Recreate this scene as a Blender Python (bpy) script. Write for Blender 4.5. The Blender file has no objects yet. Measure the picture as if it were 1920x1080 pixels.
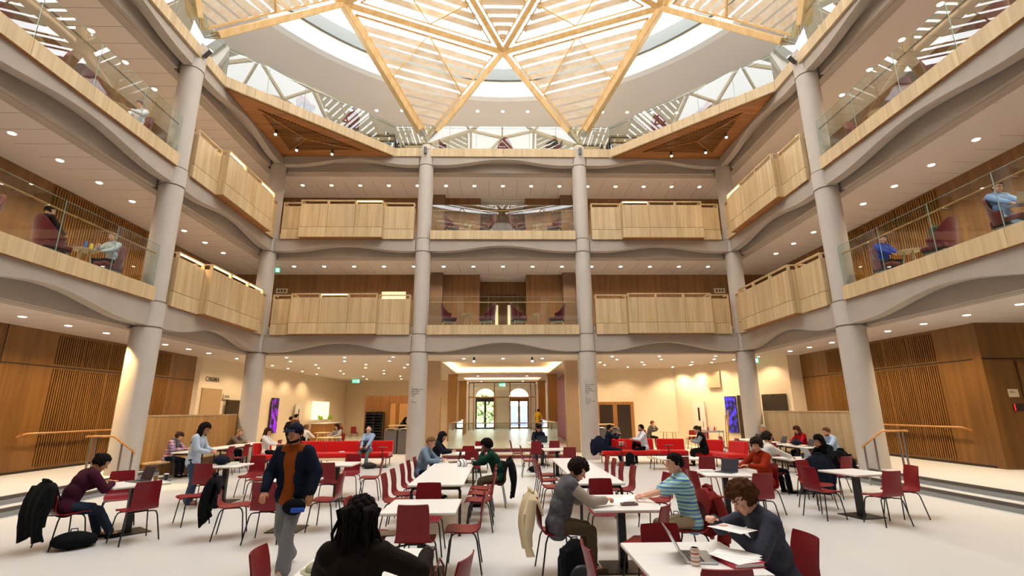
import bpy, bmesh, math, random
from mathutils import Vector, Matrix, noise
random.seed(7)
C = bpy.context.scene.collection
S = bpy.context.scene
PI = math.pi
# ---------------------------------------------------------------- camera, world, exposure
cam = bpy.data.objects.new('camera', bpy.data.cameras.new('camera')); C.objects.link(cam); S.camera = cam
cam.data.sensor_width = 36; cam.data.lens = 916.14/1920*36; cam.data.clip_start = .05; cam.data.clip_end = 200
_p, _y, _r = .2449, .023, -.006
F = Vector((math.sin(_y)*math.cos(_p), math.cos(_y)*math.cos(_p), math.sin(_p)))
R0 = Vector((math.cos(_y), -math.sin(_y), 0)); U0 = R0.cross(F)
R1 = R0*math.cos(_r)+U0*math.sin(_r); U1 = U0*math.cos(_r)-R0*math.sin(_r)
cam.matrix_world = Matrix(((R1.x, U1.x, -F.x, -.084), (R1.y, U1.y, -F.y, 0), (R1.z, U1.z, -F.z, 1.8), (0, 0, 0, 1)))
w = bpy.data.worlds.new('sky'); S.world = w; w.use_nodes = True
wb = w.node_tree.nodes['Background']; wb.inputs[0].default_value = (.93, .97, 1, 1); wb.inputs[1].default_value = 9.5
S.view_settings.view_transform = 'Standard'; S.view_settings.look = 'None'; S.view_settings.exposure = 0.0; S.view_settings.gamma = 1
S.cycles.max_bounces = 8; S.cycles.diffuse_bounces = 4; S.cycles.glossy_bounces = 4; S.cycles.transparent_max_bounces = 24
S.cycles.sample_clamp_indirect = 6; S.cycles.caustics_reflective = False; S.cycles.caustics_refractive = False
def lamp(name, kind, loc, energy, col=(1, .8, .58), size=.1, size_y=None, rot=(0, 0, 0), spot=None, spread=None, portal=False):
    d = bpy.data.lights.new(name, kind); d.energy = energy; d.color = col
    if kind == 'AREA':
        d.size = size
        if size_y: d.shape = 'RECTANGLE'; d.size_y = size_y
        if spread: d.spread = spread
        if portal: d.cycles.is_portal = True
    elif kind == 'SPOT': d.spot_size = spot or 2.2; d.spot_blend = .6; d.shadow_soft_size = size
    else: d.shadow_soft_size = size
    o = bpy.data.objects.new(name, d); o.location = loc; o.rotation_euler = rot; C.objects.link(o); return o
lamp('skylight_portal', 'AREA', (0, 9.9, 22.5), 1, (1, 1, 1), 24, 24, portal=True)

# ---------------------------------------------------------------- materials
MATS = {}
def srgb(h):
    h = h.lstrip('#'); v = [int(h[i:i+2], 16)/255 for i in (0, 2, 4)]
    return tuple(((c+.055)/1.055)**2.4 if c > .04045 else c/12.92 for c in v)+(1,)
def mat(name, col, rough=.5, metal=0, noise_amt=.06, nscale=6, bump=0, bscale=60, emit=0, spec=.5, sheen=0):
    if name in MATS: return MATS[name]
    m = bpy.data.materials.new(name); m.use_nodes = True; nt = m.node_tree; b = nt.nodes['Principled BSDF']
    c = srgb(col) if isinstance(col, str) else col
    b.inputs['Roughness'].default_value = rough; b.inputs['Metallic'].default_value = metal
    b.inputs['Specular IOR Level'].default_value = .12 if rough >= .84 else spec
    if sheen: b.inputs['Sheen Weight'].default_value = sheen
    if emit:
        b.inputs['Emission Color'].default_value = c; b.inputs['Emission Strength'].default_value = emit
    tc = nt.nodes.new('ShaderNodeTexCoord')
    if noise_amt:
        n = nt.nodes.new('ShaderNodeTexNoise'); n.inputs['Scale'].default_value = nscale; n.inputs['Detail'].default_value = 4
        nt.links.new(tc.outputs['Object'], n.inputs['Vector'])
        r = nt.nodes.new('ShaderNodeMix'); r.data_type = 'RGBA'
        r.inputs[6].default_value = tuple(x*(1-noise_amt) for x in c[:3])+(1,); r.inputs[7].default_value = tuple(min(1, x*(1+noise_amt)) for x in c[:3])+(1,)
        nt.links.new(n.outputs['Fac'], r.inputs[0]); nt.links.new(r.outputs[2], b.inputs['Base Color'])
    else: b.inputs['Base Color'].default_value = c
    if bump:
        n2 = nt.nodes.new('ShaderNodeTexNoise'); n2.inputs['Scale'].default_value = bscale; nt.links.new(tc.outputs['Object'], n2.inputs['Vector'])
        bp = nt.nodes.new('ShaderNodeBump'); bp.inputs['Strength'].default_value = bump; bp.inputs['Distance'].default_value = .01
        nt.links.new(n2.outputs['Fac'], bp.inputs['Height']); nt.links.new(bp.outputs[0], b.inputs['Normal'])
    MATS[name] = m; return m
def wood(name, c1, c2, axis='z', rough=.45, scale=9, plank=.0, contrast=1.):
    """grain runs along AXIS (object coordinates); PLANK > 0 gives veneer leaves of that width a tone of their own"""
    if name in MATS: return MATS[name]
    m = bpy.data.materials.new(name); m.use_nodes = True; nt = m.node_tree; b = nt.nodes['Principled BSDF']; L = nt.links.new
    b.inputs['Roughness'].default_value = rough
    tc = nt.nodes.new('ShaderNodeTexCoord'); mp = nt.nodes.new('ShaderNodeMapping')
    k = {'x': (.06, 1, 1), 'y': (1, .06, 1), 'z': (1, 1, .06)}[axis]; mp.inputs['Scale'].default_value = tuple(scale*v for v in k)
    L(tc.outputs['Object'], mp.inputs['Vector'])
    n = nt.nodes.new('ShaderNodeTexNoise'); n.inputs['Scale'].default_value = 1; n.inputs['Detail'].default_value = 5; n.inputs['Distortion'].default_value = .6
    L(mp.outputs[0], n.inputs['Vector'])
    cr = nt.nodes.new('ShaderNodeValToRGB'); cr.color_ramp.elements[0].position = .5-.2/contrast; cr.color_ramp.elements[1].position = .5+.2/contrast
    cr.color_ramp.elements[0].color = srgb(c2); cr.color_ramp.elements[1].color = srgb(c1); L(n.outputs['Fac'], cr.inputs[0])
    out = cr.outputs[0]
    if plank:
        sx = nt.nodes.new('ShaderNodeSeparateXYZ'); L(tc.outputs['Object'], sx.inputs[0])
        ad = nt.nodes.new('ShaderNodeMath'); ad.operation = 'ADD'
        a, bb = {'z': (0, 1), 'x': (1, 2), 'y': (0, 2)}[axis]
        L(sx.outputs[a], ad.inputs[0]); L(sx.outputs[bb], ad.inputs[1])
        dv = nt.nodes.new('ShaderNodeMath'); dv.operation = 'DIVIDE'; L(ad.outputs[0], dv.inputs[0]); dv.inputs[1].default_value = plank
        fl = nt.nodes.new('ShaderNodeMath'); fl.operation = 'FLOOR'; L(dv.outputs[0], fl.inputs[0])
        wn = nt.nodes.new('ShaderNodeTexWhiteNoise'); wn.noise_dimensions = '1D'; L(fl.outputs[0], wn.inputs['W'])
        mr = nt.nodes.new('ShaderNodeMapRange'); mr.inputs[3].default_value = .88; mr.inputs[4].default_value = 1.06; L(wn.outputs['Value'], mr.inputs[0])
        vm = nt.nodes.new('ShaderNodeVectorMath'); vm.operation = 'SCALE'; L(out, vm.inputs[0]); L(mr.outputs[0], vm.inputs['Scale']); out = vm.outputs[0]
    L(out, b.inputs['Base Color']); MATS[name] = m; return m
def panelled(name, col, line, axis, pitch, wline=.012, rough=.7, cross=0, joint=.55):
    """painted boards with thin dark joints every PITCH along AXIS"""
    m = bpy.data.materials.new(name); m.use_nodes = True; nt = m.node_tree; b = nt.nodes['Principled BSDF']; L = nt.links.new
    b.inputs['Roughness'].default_value = rough; tc = nt.nodes.new('ShaderNodeTexCoord'); sx = nt.nodes.new('ShaderNodeSeparateXYZ'); L(tc.outputs['Object'], sx.inputs[0])
    def frac(i, p, off=0):
        a = nt.nodes.new('ShaderNodeMath'); a.operation = 'MULTIPLY_ADD'; L(sx.outputs[i], a.inputs[0]); a.inputs[1].default_value = 1/p; a.inputs[2].default_value = 100+off
        f = nt.nodes.new('ShaderNodeMath'); f.operation = 'FRACT'; L(a.outputs[0], f.inputs[0]); return f.outputs[0]
    def less(s, v):
        q = nt.nodes.new('ShaderNodeMath'); q.operation = 'LESS_THAN'; L(s, q.inputs[0]); q.inputs[1].default_value = v; return q.outputs[0]
    i = 'xy'.index(axis); a = less(frac(i, pitch), wline/pitch)
    g = less(frac(1-i, 2.9), joint)
    mu = nt.nodes.new('ShaderNodeMath'); mu.operation = 'MULTIPLY'; L(a, mu.inputs[0]); L(g, mu.inputs[1])
    r = nt.nodes.new('ShaderNodeMix'); r.data_type = 'RGBA'; r.inputs[6].default_value = srgb(col); r.inputs[7].default_value = srgb(line); L(mu.outputs[0], r.inputs[0])
    L(r.outputs[2], b.inputs['Base Color']); MATS[name] = m; return m
def striped(name, cols, axis='z', pitch=.05, cross=None, rough=.85, distort=0.):
    """bands of several colours; CROSS adds a second set of bands (a check)"""
    m = bpy.data.materials.new(name); m.use_nodes = True; nt = m.node_tree; b = nt.nodes['Principled BSDF']; L = nt.links.new
    b.inputs['Roughness'].default_value = rough; tc = nt.nodes.new('ShaderNodeTexCoord'); sx = nt.nodes.new('ShaderNodeSeparateXYZ'); L(tc.outputs['Object'], sx.inputs[0])
    def band(i, cs, p):
        a = nt.nodes.new('ShaderNodeMath'); a.operation = 'MULTIPLY_ADD'; L(sx.outputs[i], a.inputs[0]); a.inputs[1].default_value = 1/p; a.inputs[2].default_value = 50
        f = nt.nodes.new('ShaderNodeMath'); f.operation = 'FRACT'; L(a.outputs[0], f.inputs[0])
        cr = nt.nodes.new('ShaderNodeValToRGB'); cr.color_ramp.interpolation = 'CONSTANT'
        while len(cr.color_ramp.elements) < len(cs): cr.color_ramp.elements.new(.5)
        for k, c in enumerate(cs): cr.color_ramp.elements[k].position = k/len(cs)
        for k, c in enumerate(cs): cr.color_ramp.elements[k].color = srgb(c)
        L(f.outputs[0], cr.inputs[0]); return cr.outputs[0]
    o = band('xyz'.index(axis), cols, pitch)
    if cross:
        r = nt.nodes.new('ShaderNodeMix'); r.data_type = 'RGBA'; r.inputs[0].default_value = .5; L(o, r.inputs[6]); L(band('xyz'.index(cross[0]), cross[1], cross[2]), r.inputs[7]); o = r.outputs[2]
    L(o, b.inputs['Base Color']); MATS[name] = m; return m
def glass(name, tint=(.93, .97, .95), refl=1., rough=.0):
    m = bpy.data.materials.new(name); m.use_nodes = True; nt = m.node_tree; nt.nodes.clear(); L = nt.links.new
    o = nt.nodes.new('ShaderNodeOutputMaterial'); t = nt.nodes.new('ShaderNodeBsdfTransparent'); t.inputs[0].default_value = tint+(1,)
    g = nt.nodes.new('ShaderNodeBsdfGlossy'); g.inputs['Roughness'].default_value = rough; g.inputs[0].default_value = (1, 1, 1, 1)
    fr = nt.nodes.new('ShaderNodeFresnel'); fr.inputs['IOR'].default_value = 1.5
    mu = nt.nodes.new('ShaderNodeMath'); mu.operation = 'MULTIPLY'; mu.inputs[1].default_value = refl; L(fr.outputs[0], mu.inputs[0]); ge = nt.nodes.new('ShaderNodeNewGeometry'); iv = nt.nodes.new('ShaderNodeMath'); iv.operation = 'SUBTRACT'; iv.inputs[0].default_value = 1; L(ge.outputs['Backfacing'], iv.inputs[1]); m2 = nt.nodes.new('ShaderNodeMath'); m2.operation = 'MULTIPLY'; m2.use_clamp = True; L(mu.outputs[0], m2.inputs[0]); L(iv.outputs[0], m2.inputs[1]); mu = m2
    x = nt.nodes.new('ShaderNodeMixShader'); L(mu.outputs[0], x.inputs[0]); L(t.outputs[0], x.inputs[1]); L(g.outputs[0], x.inputs[2]); L(x.outputs[0], o.inputs[0]); MATS[name] = m; return m

M_floor = mat('pale_resin_floor', '#d2d1cf', .32, noise_amt=.03, nscale=.7)
M_conc = mat('cast_concrete', '#a99e92', .75, noise_amt=.1, nscale=1.6, bump=.08, bscale=25); M_colc = mat('smooth_concrete', '#bdb5ab', .7, noise_amt=.07, nscale=2.2, bump=.06, bscale=30)
M_gap = mat('shadow_gap', '#3a332d', .9, noise_amt=0)
M_white = mat('white_paint', '#e6ddd2', .8, noise_amt=.015, nscale=1)
M_ceilx = panelled('ceiling_board_lengthwise', '#ddd3c9', '#6c625a', 'x', .655)
M_ceily = panelled('ceiling_board_crosswise', '#ddd3c9', '#6c625a', 'y', .625)
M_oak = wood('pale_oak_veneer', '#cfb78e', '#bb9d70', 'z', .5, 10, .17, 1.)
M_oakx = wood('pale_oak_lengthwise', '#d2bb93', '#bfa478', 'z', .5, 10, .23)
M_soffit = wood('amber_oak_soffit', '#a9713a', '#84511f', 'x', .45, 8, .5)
M_warm = wood('golden_oak_wall', '#7a5222', '#5c3c15', 'z', .4, 6, .45)
M_warmd = mat('dark_slot_backing', '#190d06', .9)
M_slat = wood('oak_batten', '#98682f', '#7a5020', 'z', .45, 12)
M_brown = wood('brown_oak_gallery_wall', '#855c33', '#684526', 'z', .5, 7, .5)
M_glulam = wood('spruce_beam', '#e4c48e', '#cfa869', 'z', .5, 5)
M_louv = wood('spruce_louvre', '#f1e8d8', '#e0cfb2', 'x', .55, 5)
M_steel = mat('brushed_steel', '#9b9893', .3, 1)
M_chrome = mat('polished_steel', '#d0d0d0', .12, 1, 0)
M_oak_lit = wood('warm_lit_oak', '#cf9f5e', '#b07f42', 'z', .45, 7, .45)  # left partition oak, golden glow of the warm light put into its colour
M_black = mat('black_powder_coat', '#141414', .45, noise_amt=.05)
M_grey = mat('grey_metal', '#5b5a58', .4, .6)
M_glass = glass('balustrade_glass', (.90, .95, .93), 1.6)
M_glassc = glass('clear_glass', (.95, .98, .97), 1.3)
M_edge = mat('glass_edge', '#94ada5', .2, 0, 0)
M_led = mat('warm_led_strip', (1, .62, .25, 1), .5, noise_amt=0, emit=9)
M_lens = mat('downlight_lens', (1, .86, .68, 1), .4, noise_amt=0, emit=16)
M_rim = mat('downlight_rim', '#e9dfd2', .4, noise_amt=0)
M_plaster = mat('cream_plaster', '#e2d3ba', .85, noise_amt=.02, nscale=1)

# ---------------------------------------------------------------- mesh builder
class MB:
    def __init__(s, T=None): s.v = []; s.f = []; s.T = T; s.m = []; s.mi = 0
    def add(s, vs, fs):
        n = len(s.v); s.v += [s.T(*p) if s.T else tuple(p) for p in vs]; s.f += [tuple(i+n for i in f) for f in fs]; s.m += [s.mi]*len(fs); return s
    def box(s, x0, x1, y0, y1, z0, z1):
        return s.add([(x, y, z) for z in (z0, z1) for y in (y0, y1) for x in (x0, x1)], [(0, 2, 3, 1), (4, 5, 7, 6), (0, 1, 5, 4), (2, 6, 7, 3), (0, 4, 6, 2), (1, 3, 7, 5)])
    def obox(s, c, ax, ay, az):
        c, ax, ay, az = map(Vector, (c, ax, ay, az))
        return s.add([tuple(c+ax*i+ay*j+az*k) for k in (-1, 1) for j in (-1, 1) for i in (-1, 1)], [(0, 2, 3, 1), (4, 5, 7, 6), (0, 1, 5, 4), (2, 6, 7, 3), (0, 4, 6, 2), (1, 3, 7, 5)])
    def beam(s, p, q, wd, h, up=(0, 0, 1)):
        p, q = Vector(p), Vector(q); d = q-p; L = d.length; d /= L; up = Vector(up); r = d.cross(up)
        if r.length < 1e-4: r = d.cross(Vector((1, 0, 0)))
        r.normalize(); u = r.cross(d); return s.obox((p+q)/2, d*L/2, r*wd/2, u*h/2)
    def prism(s, poly, z0, z1):
        n = len(poly); return s.add([(x, y, z0) for x, y in poly]+[(x, y, z1) for x, y in poly], [tuple(range(n))[::-1], tuple(range(n, 2*n))]+[(i, (i+1) % n, n+(i+1) % n, n+i) for i in range(n)])
    def tube(s, pts, r, n=8, cap=True):
        pts = [Vector(p) for p in pts]; rs = r if isinstance(r, (list, tuple)) else [r]*len(pts); vs = []; a = None
        for i, p in enumerate(pts):
            d = (pts[min(i+1, len(pts)-1)]-pts[max(i-1, 0)]).normalized()
            if a is None: a = d.orthogonal().normalized()
            else: a = (a-d*a.dot(d)).normalized()
            b = d.cross(a)
            vs += [tuple(p+(a*math.cos(t)+b*math.sin(t))*rs[i]) for t in (2*PI*k/n for k in range(n))]
        fs = [(i*n+k, i*n+(k+1) % n, (i+1)*n+(k+1) % n, (i+1)*n+k) for i in range(len(pts)-1) for k in range(n)]
        if cap: fs += [tuple(range(n))[::-1], tuple(range((len(pts)-1)*n, len(pts)*n))]
        return s.add(vs, fs)
    def lathe(s, c, prof, n=32):
        vs = [(c[0]+r*math.cos(2*PI*k/n), c[1]+r*math.sin(2*PI*k/n), c[2]+z) for r, z in prof for k in range(n)]
        fs = [(i*n+k, i*n+(k+1) % n, (i+1)*n+(k+1) % n, (i+1)*n+k) for i in range(len(prof)-1) for k in range(n)]
        fs += [tuple(range(n))[::-1], tuple(range((len(prof)-1)*n, len(prof)*n))]; return s.add(vs, fs)
    def ball(s, c, r, seg=10, rings=7, rot=None):
        r = (r, r, r) if isinstance(r, (int, float)) else r; vs = []; c = Vector(c)
        for i in range(1, rings):
            for k in range(seg):
                p = Vector((math.sin(PI*i/rings)*math.cos(2*PI*k/seg)*r[0], math.sin(PI*i/rings)*math.sin(2*PI*k/seg)*r[1], math.cos(PI*i/rings)*r[2]))
                vs.append(tuple(c+(rot @ p if rot else p)))
        t = Vector((0, 0, r[2])); vs += [tuple(c+(rot @ t if rot else t)), tuple(c-(rot @ t if rot else t))]; N = (rings-1)*seg
        fs = [((i)*seg+k, (i+1)*seg+k, (i+1)*seg+(k+1) % seg, i*seg+(k+1) % seg) for i in range(rings-2) for k in range(seg)]
        fs += [(N, k, (k+1) % seg) for k in range(seg)]+[(N+1, (rings-2)*seg+(k+1) % seg, (rings-2)*seg+k) for k in range(seg)]
        return s.add(vs, fs)
    def cone(s, p, q, r0, r1, n=10):      # rounded limb piece
        p, q = Vector(p), Vector(q); s.tube([p, q], [r0, r1], n); s.ball(p, r0, n, 7); s.ball(q, r1, n, 7); return s
    def build(s, name, m, parent=None, bevel=0, smooth=False, label=None, seg=2):
        me = bpy.data.meshes.new(name); me.from_pydata(s.v, [], s.f)
        for k in (m if isinstance(m, (list, tuple)) else [m]): me.materials.append(k)
        if any(s.m): me.polygons.foreach_set('material_index', s.m)
        b = bmesh.new(); b.from_mesh(me); bmesh.ops.recalc_face_normals(b, faces=b.faces); b.to_mesh(me); b.free()
        if smooth:
            me.polygons.foreach_set('use_smooth', [True]*len(me.polygons)); me.set_sharp_from_angle(angle=.7)
        o = bpy.data.objects.new(name, me); C.objects.link(o)
        if parent: o.parent = parent
        if bevel:
            d = o.modifiers.new('edge', 'BEVEL'); d.width = bevel; d.segments = seg; d.limit_method = 'ANGLE'; d.angle_limit = .6
        if label: o['label'] = label
        return o
def thing(name, label, cat, loc=(0, 0, 0), rz=0, group=None):
    o = bpy.data.objects.new(name, None); C.objects.link(o); o.location = loc; o.rotation_euler = (0, 0, rz); o.empty_display_size = .1
    return tag(o, label, cat, group)
def tag(o, label, cat, group=None, kind=None):
    o['label'] = label; o['category'] = cat
    if group: o['group'] = group
    if kind: o['kind'] = kind
    return o
def struct(o): o['kind'] = 'structure'; return o
def kids(o): return [c for c in ALL_KIDS.get(o.name, [])]
ALL_KIDS = {}
def tree(o):
    return [c for c in bpy.data.objects if c.parent == o]
def dup(root, loc, rz=None, label=None, group=None, swap=None, parts=None):
    """a copy of a thing with its parts and their sub-parts"""
    src = parts if parts is not None else [(c, tree(c)) for c in tree(root)]
    r = root.copy(); C.objects.link(r); r.location = loc
    if rz is not None: r.rotation_euler = (0, 0, rz)
    if label: r['label'] = label
    if group: r['group'] = group
    for c, sub in src:
        k = c.copy(); C.objects.link(k); k.parent = r
        if swap and k.type == 'MESH' and c.name.split('.')[0] in swap:
            k.data = k.data.copy(); k.data.materials[0] = swap[c.name.split('.')[0]]
        for g in sub:
            q = g.copy(); C.objects.link(q); q.parent = k
    return r

# ---------------------------------------------------------------- hall geometry
W, HB, YC, COL = 9.62, 9.4, 9.9, 3.3
SIDES = {'back': lambda u, v, z: (u, 19.3+v, z), 'left': lambda u, v, z: (-W-v, YC+u, z), 'right': lambda u, v, z: (W+v, YC+u, z), 'south': lambda u, v, z: (u, .5-v, z)}
#        fascia bottom, deck top, beam end bottom, arch rise, ceiling below
LV = [(4.68, 5.06, 4.03, .35, 3.98), (8.62, 9.0, 8.13, .24, 7.98), (12.38, 12.76, 12.0, .28, 11.86)]
GD = 2.87
def column(x, y, name='column', z0=0):
    z = [z0, 4.0, 4.03, 4.03, 4.69, 4.69, 4.72, 4.72, 8.10, 8.10, 8.13, 8.13, 8.66, 8.66, 8.69, 8.69, 11.98, 11.98, 12.01, 12.01, 12.72, 12.86, 13.0]
    pr = [(.35, z0), (.35, 3.98), (.29, 3.98), (.29, 4.03), (.345, 4.03), (.345, 4.68), (.28, 4.68), (.28, 4.73), (.315, 4.73), (.315, 8.09), (.27, 8.09), (.27, 8.13), (.33, 8.13), (.33, 8.65), (.27, 8.65), (.27, 8.69),
          (.31, 8.69), (.31, 11.98), (.265, 11.98), (.265, 12.02), (.325, 12.01), (.325, 12.7), (.3, 12.7), (.3, 12.73), (.32, 12.73), (.32, 12.9), (.22, 13.0)]
    return struct(MB().lathe((x, y, 0), pr, 40).build(name, M_colc, smooth=True))
HEADS = []
for sx in (-1, 1):
    for y in (19.3, .5): column(sx*COL, y)
    for y in (YC+COL+.03, YC-COL-.03): column(sx*W, y)
    column(sx*W, 19.3); column(sx*W, .5)
# edge beams with arched lower edge, and the flat beam behind them
def edge_beam(side, u0, u1, lv):
    T = SIDES[side]; zt, _, zb, h, zc = LV[lv]; n = 64; lo = [(u0, zb)]
    for i in range(1, n):
        t = i/n; q_ = min(1, max(0, (t-.07)/.86)); lo.append((u0+(u1-u0)*t, zb+h*(.5-.5*math.cos(2*PI*q_))))
    lo.append((u1, zb)); m = MB(T); k = len(lo)
    for v in (-.22, .06):
        m.v += [T(u, v, z) for u, z in lo]+[T(u, v, zt-.004) for u, z in lo]
    fs = []
    for i in range(k-1):
        fs += [(i, i+1, k+i+1, k+i), (2*k+i, 3*k+i, 3*k+i+1, 2*k+i+1), (i, 2*k+i, 2*k+i+1, i+1), (k+i, k+i+1, 3*k+i+1, 3*k+i)]
    fs += [(0, k, 3*k, 2*k), (k-1, 3*k-1, 4*k-1, 2*k-1)]; m.f = fs; m.m = [0]*len(fs)
    struct(m.build('edge_beam', M_conc)); struct(MB(T).box(u0, u1, .2, .328, zc, zt).box(u0, u1, .062, .2, zt-.1, zt).build('beam_web', M_conc))
for side in SIDES:
    e = W if side in ('back', 'south') else HB
    for lv in range(3):
        struct(MB(SIDES[side]).box(-e-.33, e+.33, .33, .6, LV[lv][4]-.01, LV[lv][0]).build('rear_beam', M_conc))
        for u0, u1 in ((-COL, COL), (COL, e), (-e, -COL)):
            if side == 'south' and u0 != -COL: continue
            a = u0+.3 if u0 != -e else u0; b = u1-.3 if u1 != e else u1
            if abs(u0) == e: a = u0+.3
            if abs(u1) == e: b = u1-.3
            edge_beam(side, a, b, lv)
# gallery decks (boxes) and boarded ceilings
def slab(name, x0, x1, y0, y1, z0, z1, m): return struct(MB().box(x0, x1, y0, y1, z0, z1).build(name, m))
for lv in range(3):
    zt, zd, zb, h, zc = LV[lv]
    X2 = W+GD+1.5; yb = 19.3+(GD if lv < 2 else 5.2)+1.2
    slab('floor_gallery_back', -X2, X2, 19.45, yb, zd-.3, zd, M_floor)
    slab('floor_gallery_left', -X2, -W-.2, -4, 19.45, zd-.3, zd, M_floor); slab('floor_gallery_right', W+.2, X2, -4, 19.45, zd-.3, zd, M_floor)
    slab('floor_gallery_front', -W-.2, W+.2, -4, .3, zd-.3, zd, M_floor)
    if lv: slab('ceiling_gallery_back', -X2, X2, 19.85, yb, zc, zc+.06, M_ceilx)
    slab('ceiling_gallery_left', -X2-2, -W-.55, -4, 19.85, zc, zc+.06, M_ceily); slab('ceiling_gallery_right', W+.55, X2+2, -4, 19.85, zc, zc+.06, M_ceily)
    slab('ceiling_gallery_front', -W-.55, W+.55, -4, -.05, zc, zc+.06, M_ceilx)
# roof with the round opening and its drum
RO = 10.8
def ring(name, r0, r1, z0, z1, m, n=96):
    b = MB(); 
    for z in (z0, z1):
        for r in (r0, r1): b.v += [(r*math.cos(2*PI*k/n), YC+r*math.sin(2*PI*k/n), z) for k in range(n)]
    for k in range(n):
        j = (k+1) % n; b.f += [(k, j, n+j, n+k), (2*n+k, 3*n+k, 3*n+j, 2*n+j), (k, 2*n+k, 2*n+j, j), (n+k, n+j, 3*n+j, 3*n+k)]
    b.m = [0]*len(b.f); return struct(b.build(name, m, smooth=True))
n = 96; b = MB(); rect = []
for k in range(n):
    a = 2*PI*k/n; c, s_ = math.cos(a), math.sin(a); t = min(16/abs(c) if abs(c) > 1e-6 else 1e9, 16/abs(s_) if abs(s_) > 1e-6 else 1e9); rect.append((t*c, YC+t*s_))
b.v = [(RO*math.cos(2*PI*k/n), YC+RO*math.sin(2*PI*k/n), 16.5) for k in range(n)]+[(x, y, 16.5) for x, y in rect]
b.v += [(x, y, 16.9) for x, y, z in b.v]
for k in range(n):
    j = (k+1) % n; b.f += [(k, n+k, n+j, j), (2*n+k, 2*n+j, 3*n+j, 3*n+k)]
b.m = [0]*len(b.f); struct(b.build('ceiling_top', mat('plain_white_ceiling', '#ddd3c9', .8, noise_amt=.01)))
ring('trim_1', RO, RO+.35, 16.49, 17.35, mat('drum_white', '#f2f0ec', .6, noise_amt=0))
ring('trim_2', RO-.12, RO+.35, 17.35, 18.0, mat('drum_grey', '#575c5a', .6, noise_amt=.03))
# walls
struct(MB().box(-16, -15.8, -4, 45, 0, 16.5).build('wall_outer_left', M_white)); struct(MB().box(15.8, 16, -4, 45, 0, 16.5).build('wall_outer_right', M_white))
struct(MB().box(-16, 16, 24.3, 24.5, 12.5, 16.5).build('wall_top_back', M_white)); struct(MB().box(-16, 16, -4.2, -4, 0, 16.5).build('wall_front', M_brown))
for lv in (0, 1):
    z0, z1 = LV[lv][1], LV[lv+1][4]
    struct(MB().box(-W-GD, -1.08, 22.15, 22.4, z0, z1).box(1.08, W+GD, 22.15, 22.4, z0, z1).build('wall_back_gallery', M_brown))
    struct(MB().box(-1.3, 1.3, 23.3, 23.45, z0, z1).box(-1.3, -1.08, 22.3, 23.4, z0, z1).box(1.08, 1.3, 22.3, 23.4, z0, z1).build('wall_back_recess', M_brown))
    # sides: a plain board part, then the battened bay
    for sx, nm in ((-1, 'left'), (1, 'right')):
        X = W+GD; f = lambda a, b_: (min(sx*a, sx*b_), max(sx*a, sx*b_))
        x0, x1 = f(X, X+.2); m = MB().box(x0, x1, -4, 22.3, z0, z1); struct(m.build('wall_gallery_'+nm, M_brown))
    for sx in (-1, 1):      # brown square piers of the back gallery
        struct(MB().box(sx*3.05-.28, sx*3.05+.28, 21.75, 22.14, z0, z1).build('pier', mat('taupe_render', '#6b5340', .8)))
slab('ceiling_recess', -1.1, 1.1, 22.3, 23.4, 7.93, 7.97, M_white); slab('ceiling_recess_upper', -1.1, 1.1, 22.3, 23.4, 11.8, 11.85, M_white)
# ground floor, raised aisles with two nosed steps, and the entrance platform
slab('floor', -16, 16, -4, 45, -.1, 0, M_floor)
M_nose = mat('bronze_nosing', '#4c453f', .5); M_riser = mat('grey_riser', '#8f8f8d', .5)
for sx, nm in ((-1, 'left'), (1, 'right')):
    f = lambda a, b_: (min(sx*a, sx*b_), max(sx*a, sx*b_))
    for k, (xa, z) in enumerate(((8.95, .15), (9.32, .3))):
        a, b_ = f(xa, 16 if k else 9.4); e = 14.2
        slab('step_'+nm, a, b_, -4, e, 0, z, M_floor)
        a2, b2 = f(xa-.012, xa+.01); slab('step_riser_'+nm, a2, b2, -4, e, 0 if not k else .15, z-.06, M_riser)
        a2, b2 = f(xa-.016, xa+.045); slab('step_nosing_'+nm, a2, b2, -4, e, z-.055, z+.003, M_nose)
    a, b_ = f(9.95, 16); slab('floor_aisle_'+nm, a, b_, 14.2, 20.3, 0, .3, M_floor)
    a, b_ = f(9.4, 9.95); slab('step_return_'+nm, a, b_, 13.9, 14.25, 0, .3, M_floor)
M_tan = mat('tan_step_edge', '#c09c72', .5); M_maroon = mat('maroon_riser', '#6c2a2c', .6)
for k, (yy, z) in enumerate(((19.75, .15), (20.9, .3))):
    slab('step_entrance', -2.35 if not k else -2.45, 2.35 if not k else 2.45, yy, 45, 0, z, M_floor)
    slab('step_entrance_riser', -2.35, 2.35, yy-.01, yy+.01, z-.15, z-.03, M_maroon); slab('step_entrance_edge', -2.35, 2.35, yy-.02, yy+.05, z-.035, z+.003, M_tan)
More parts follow.
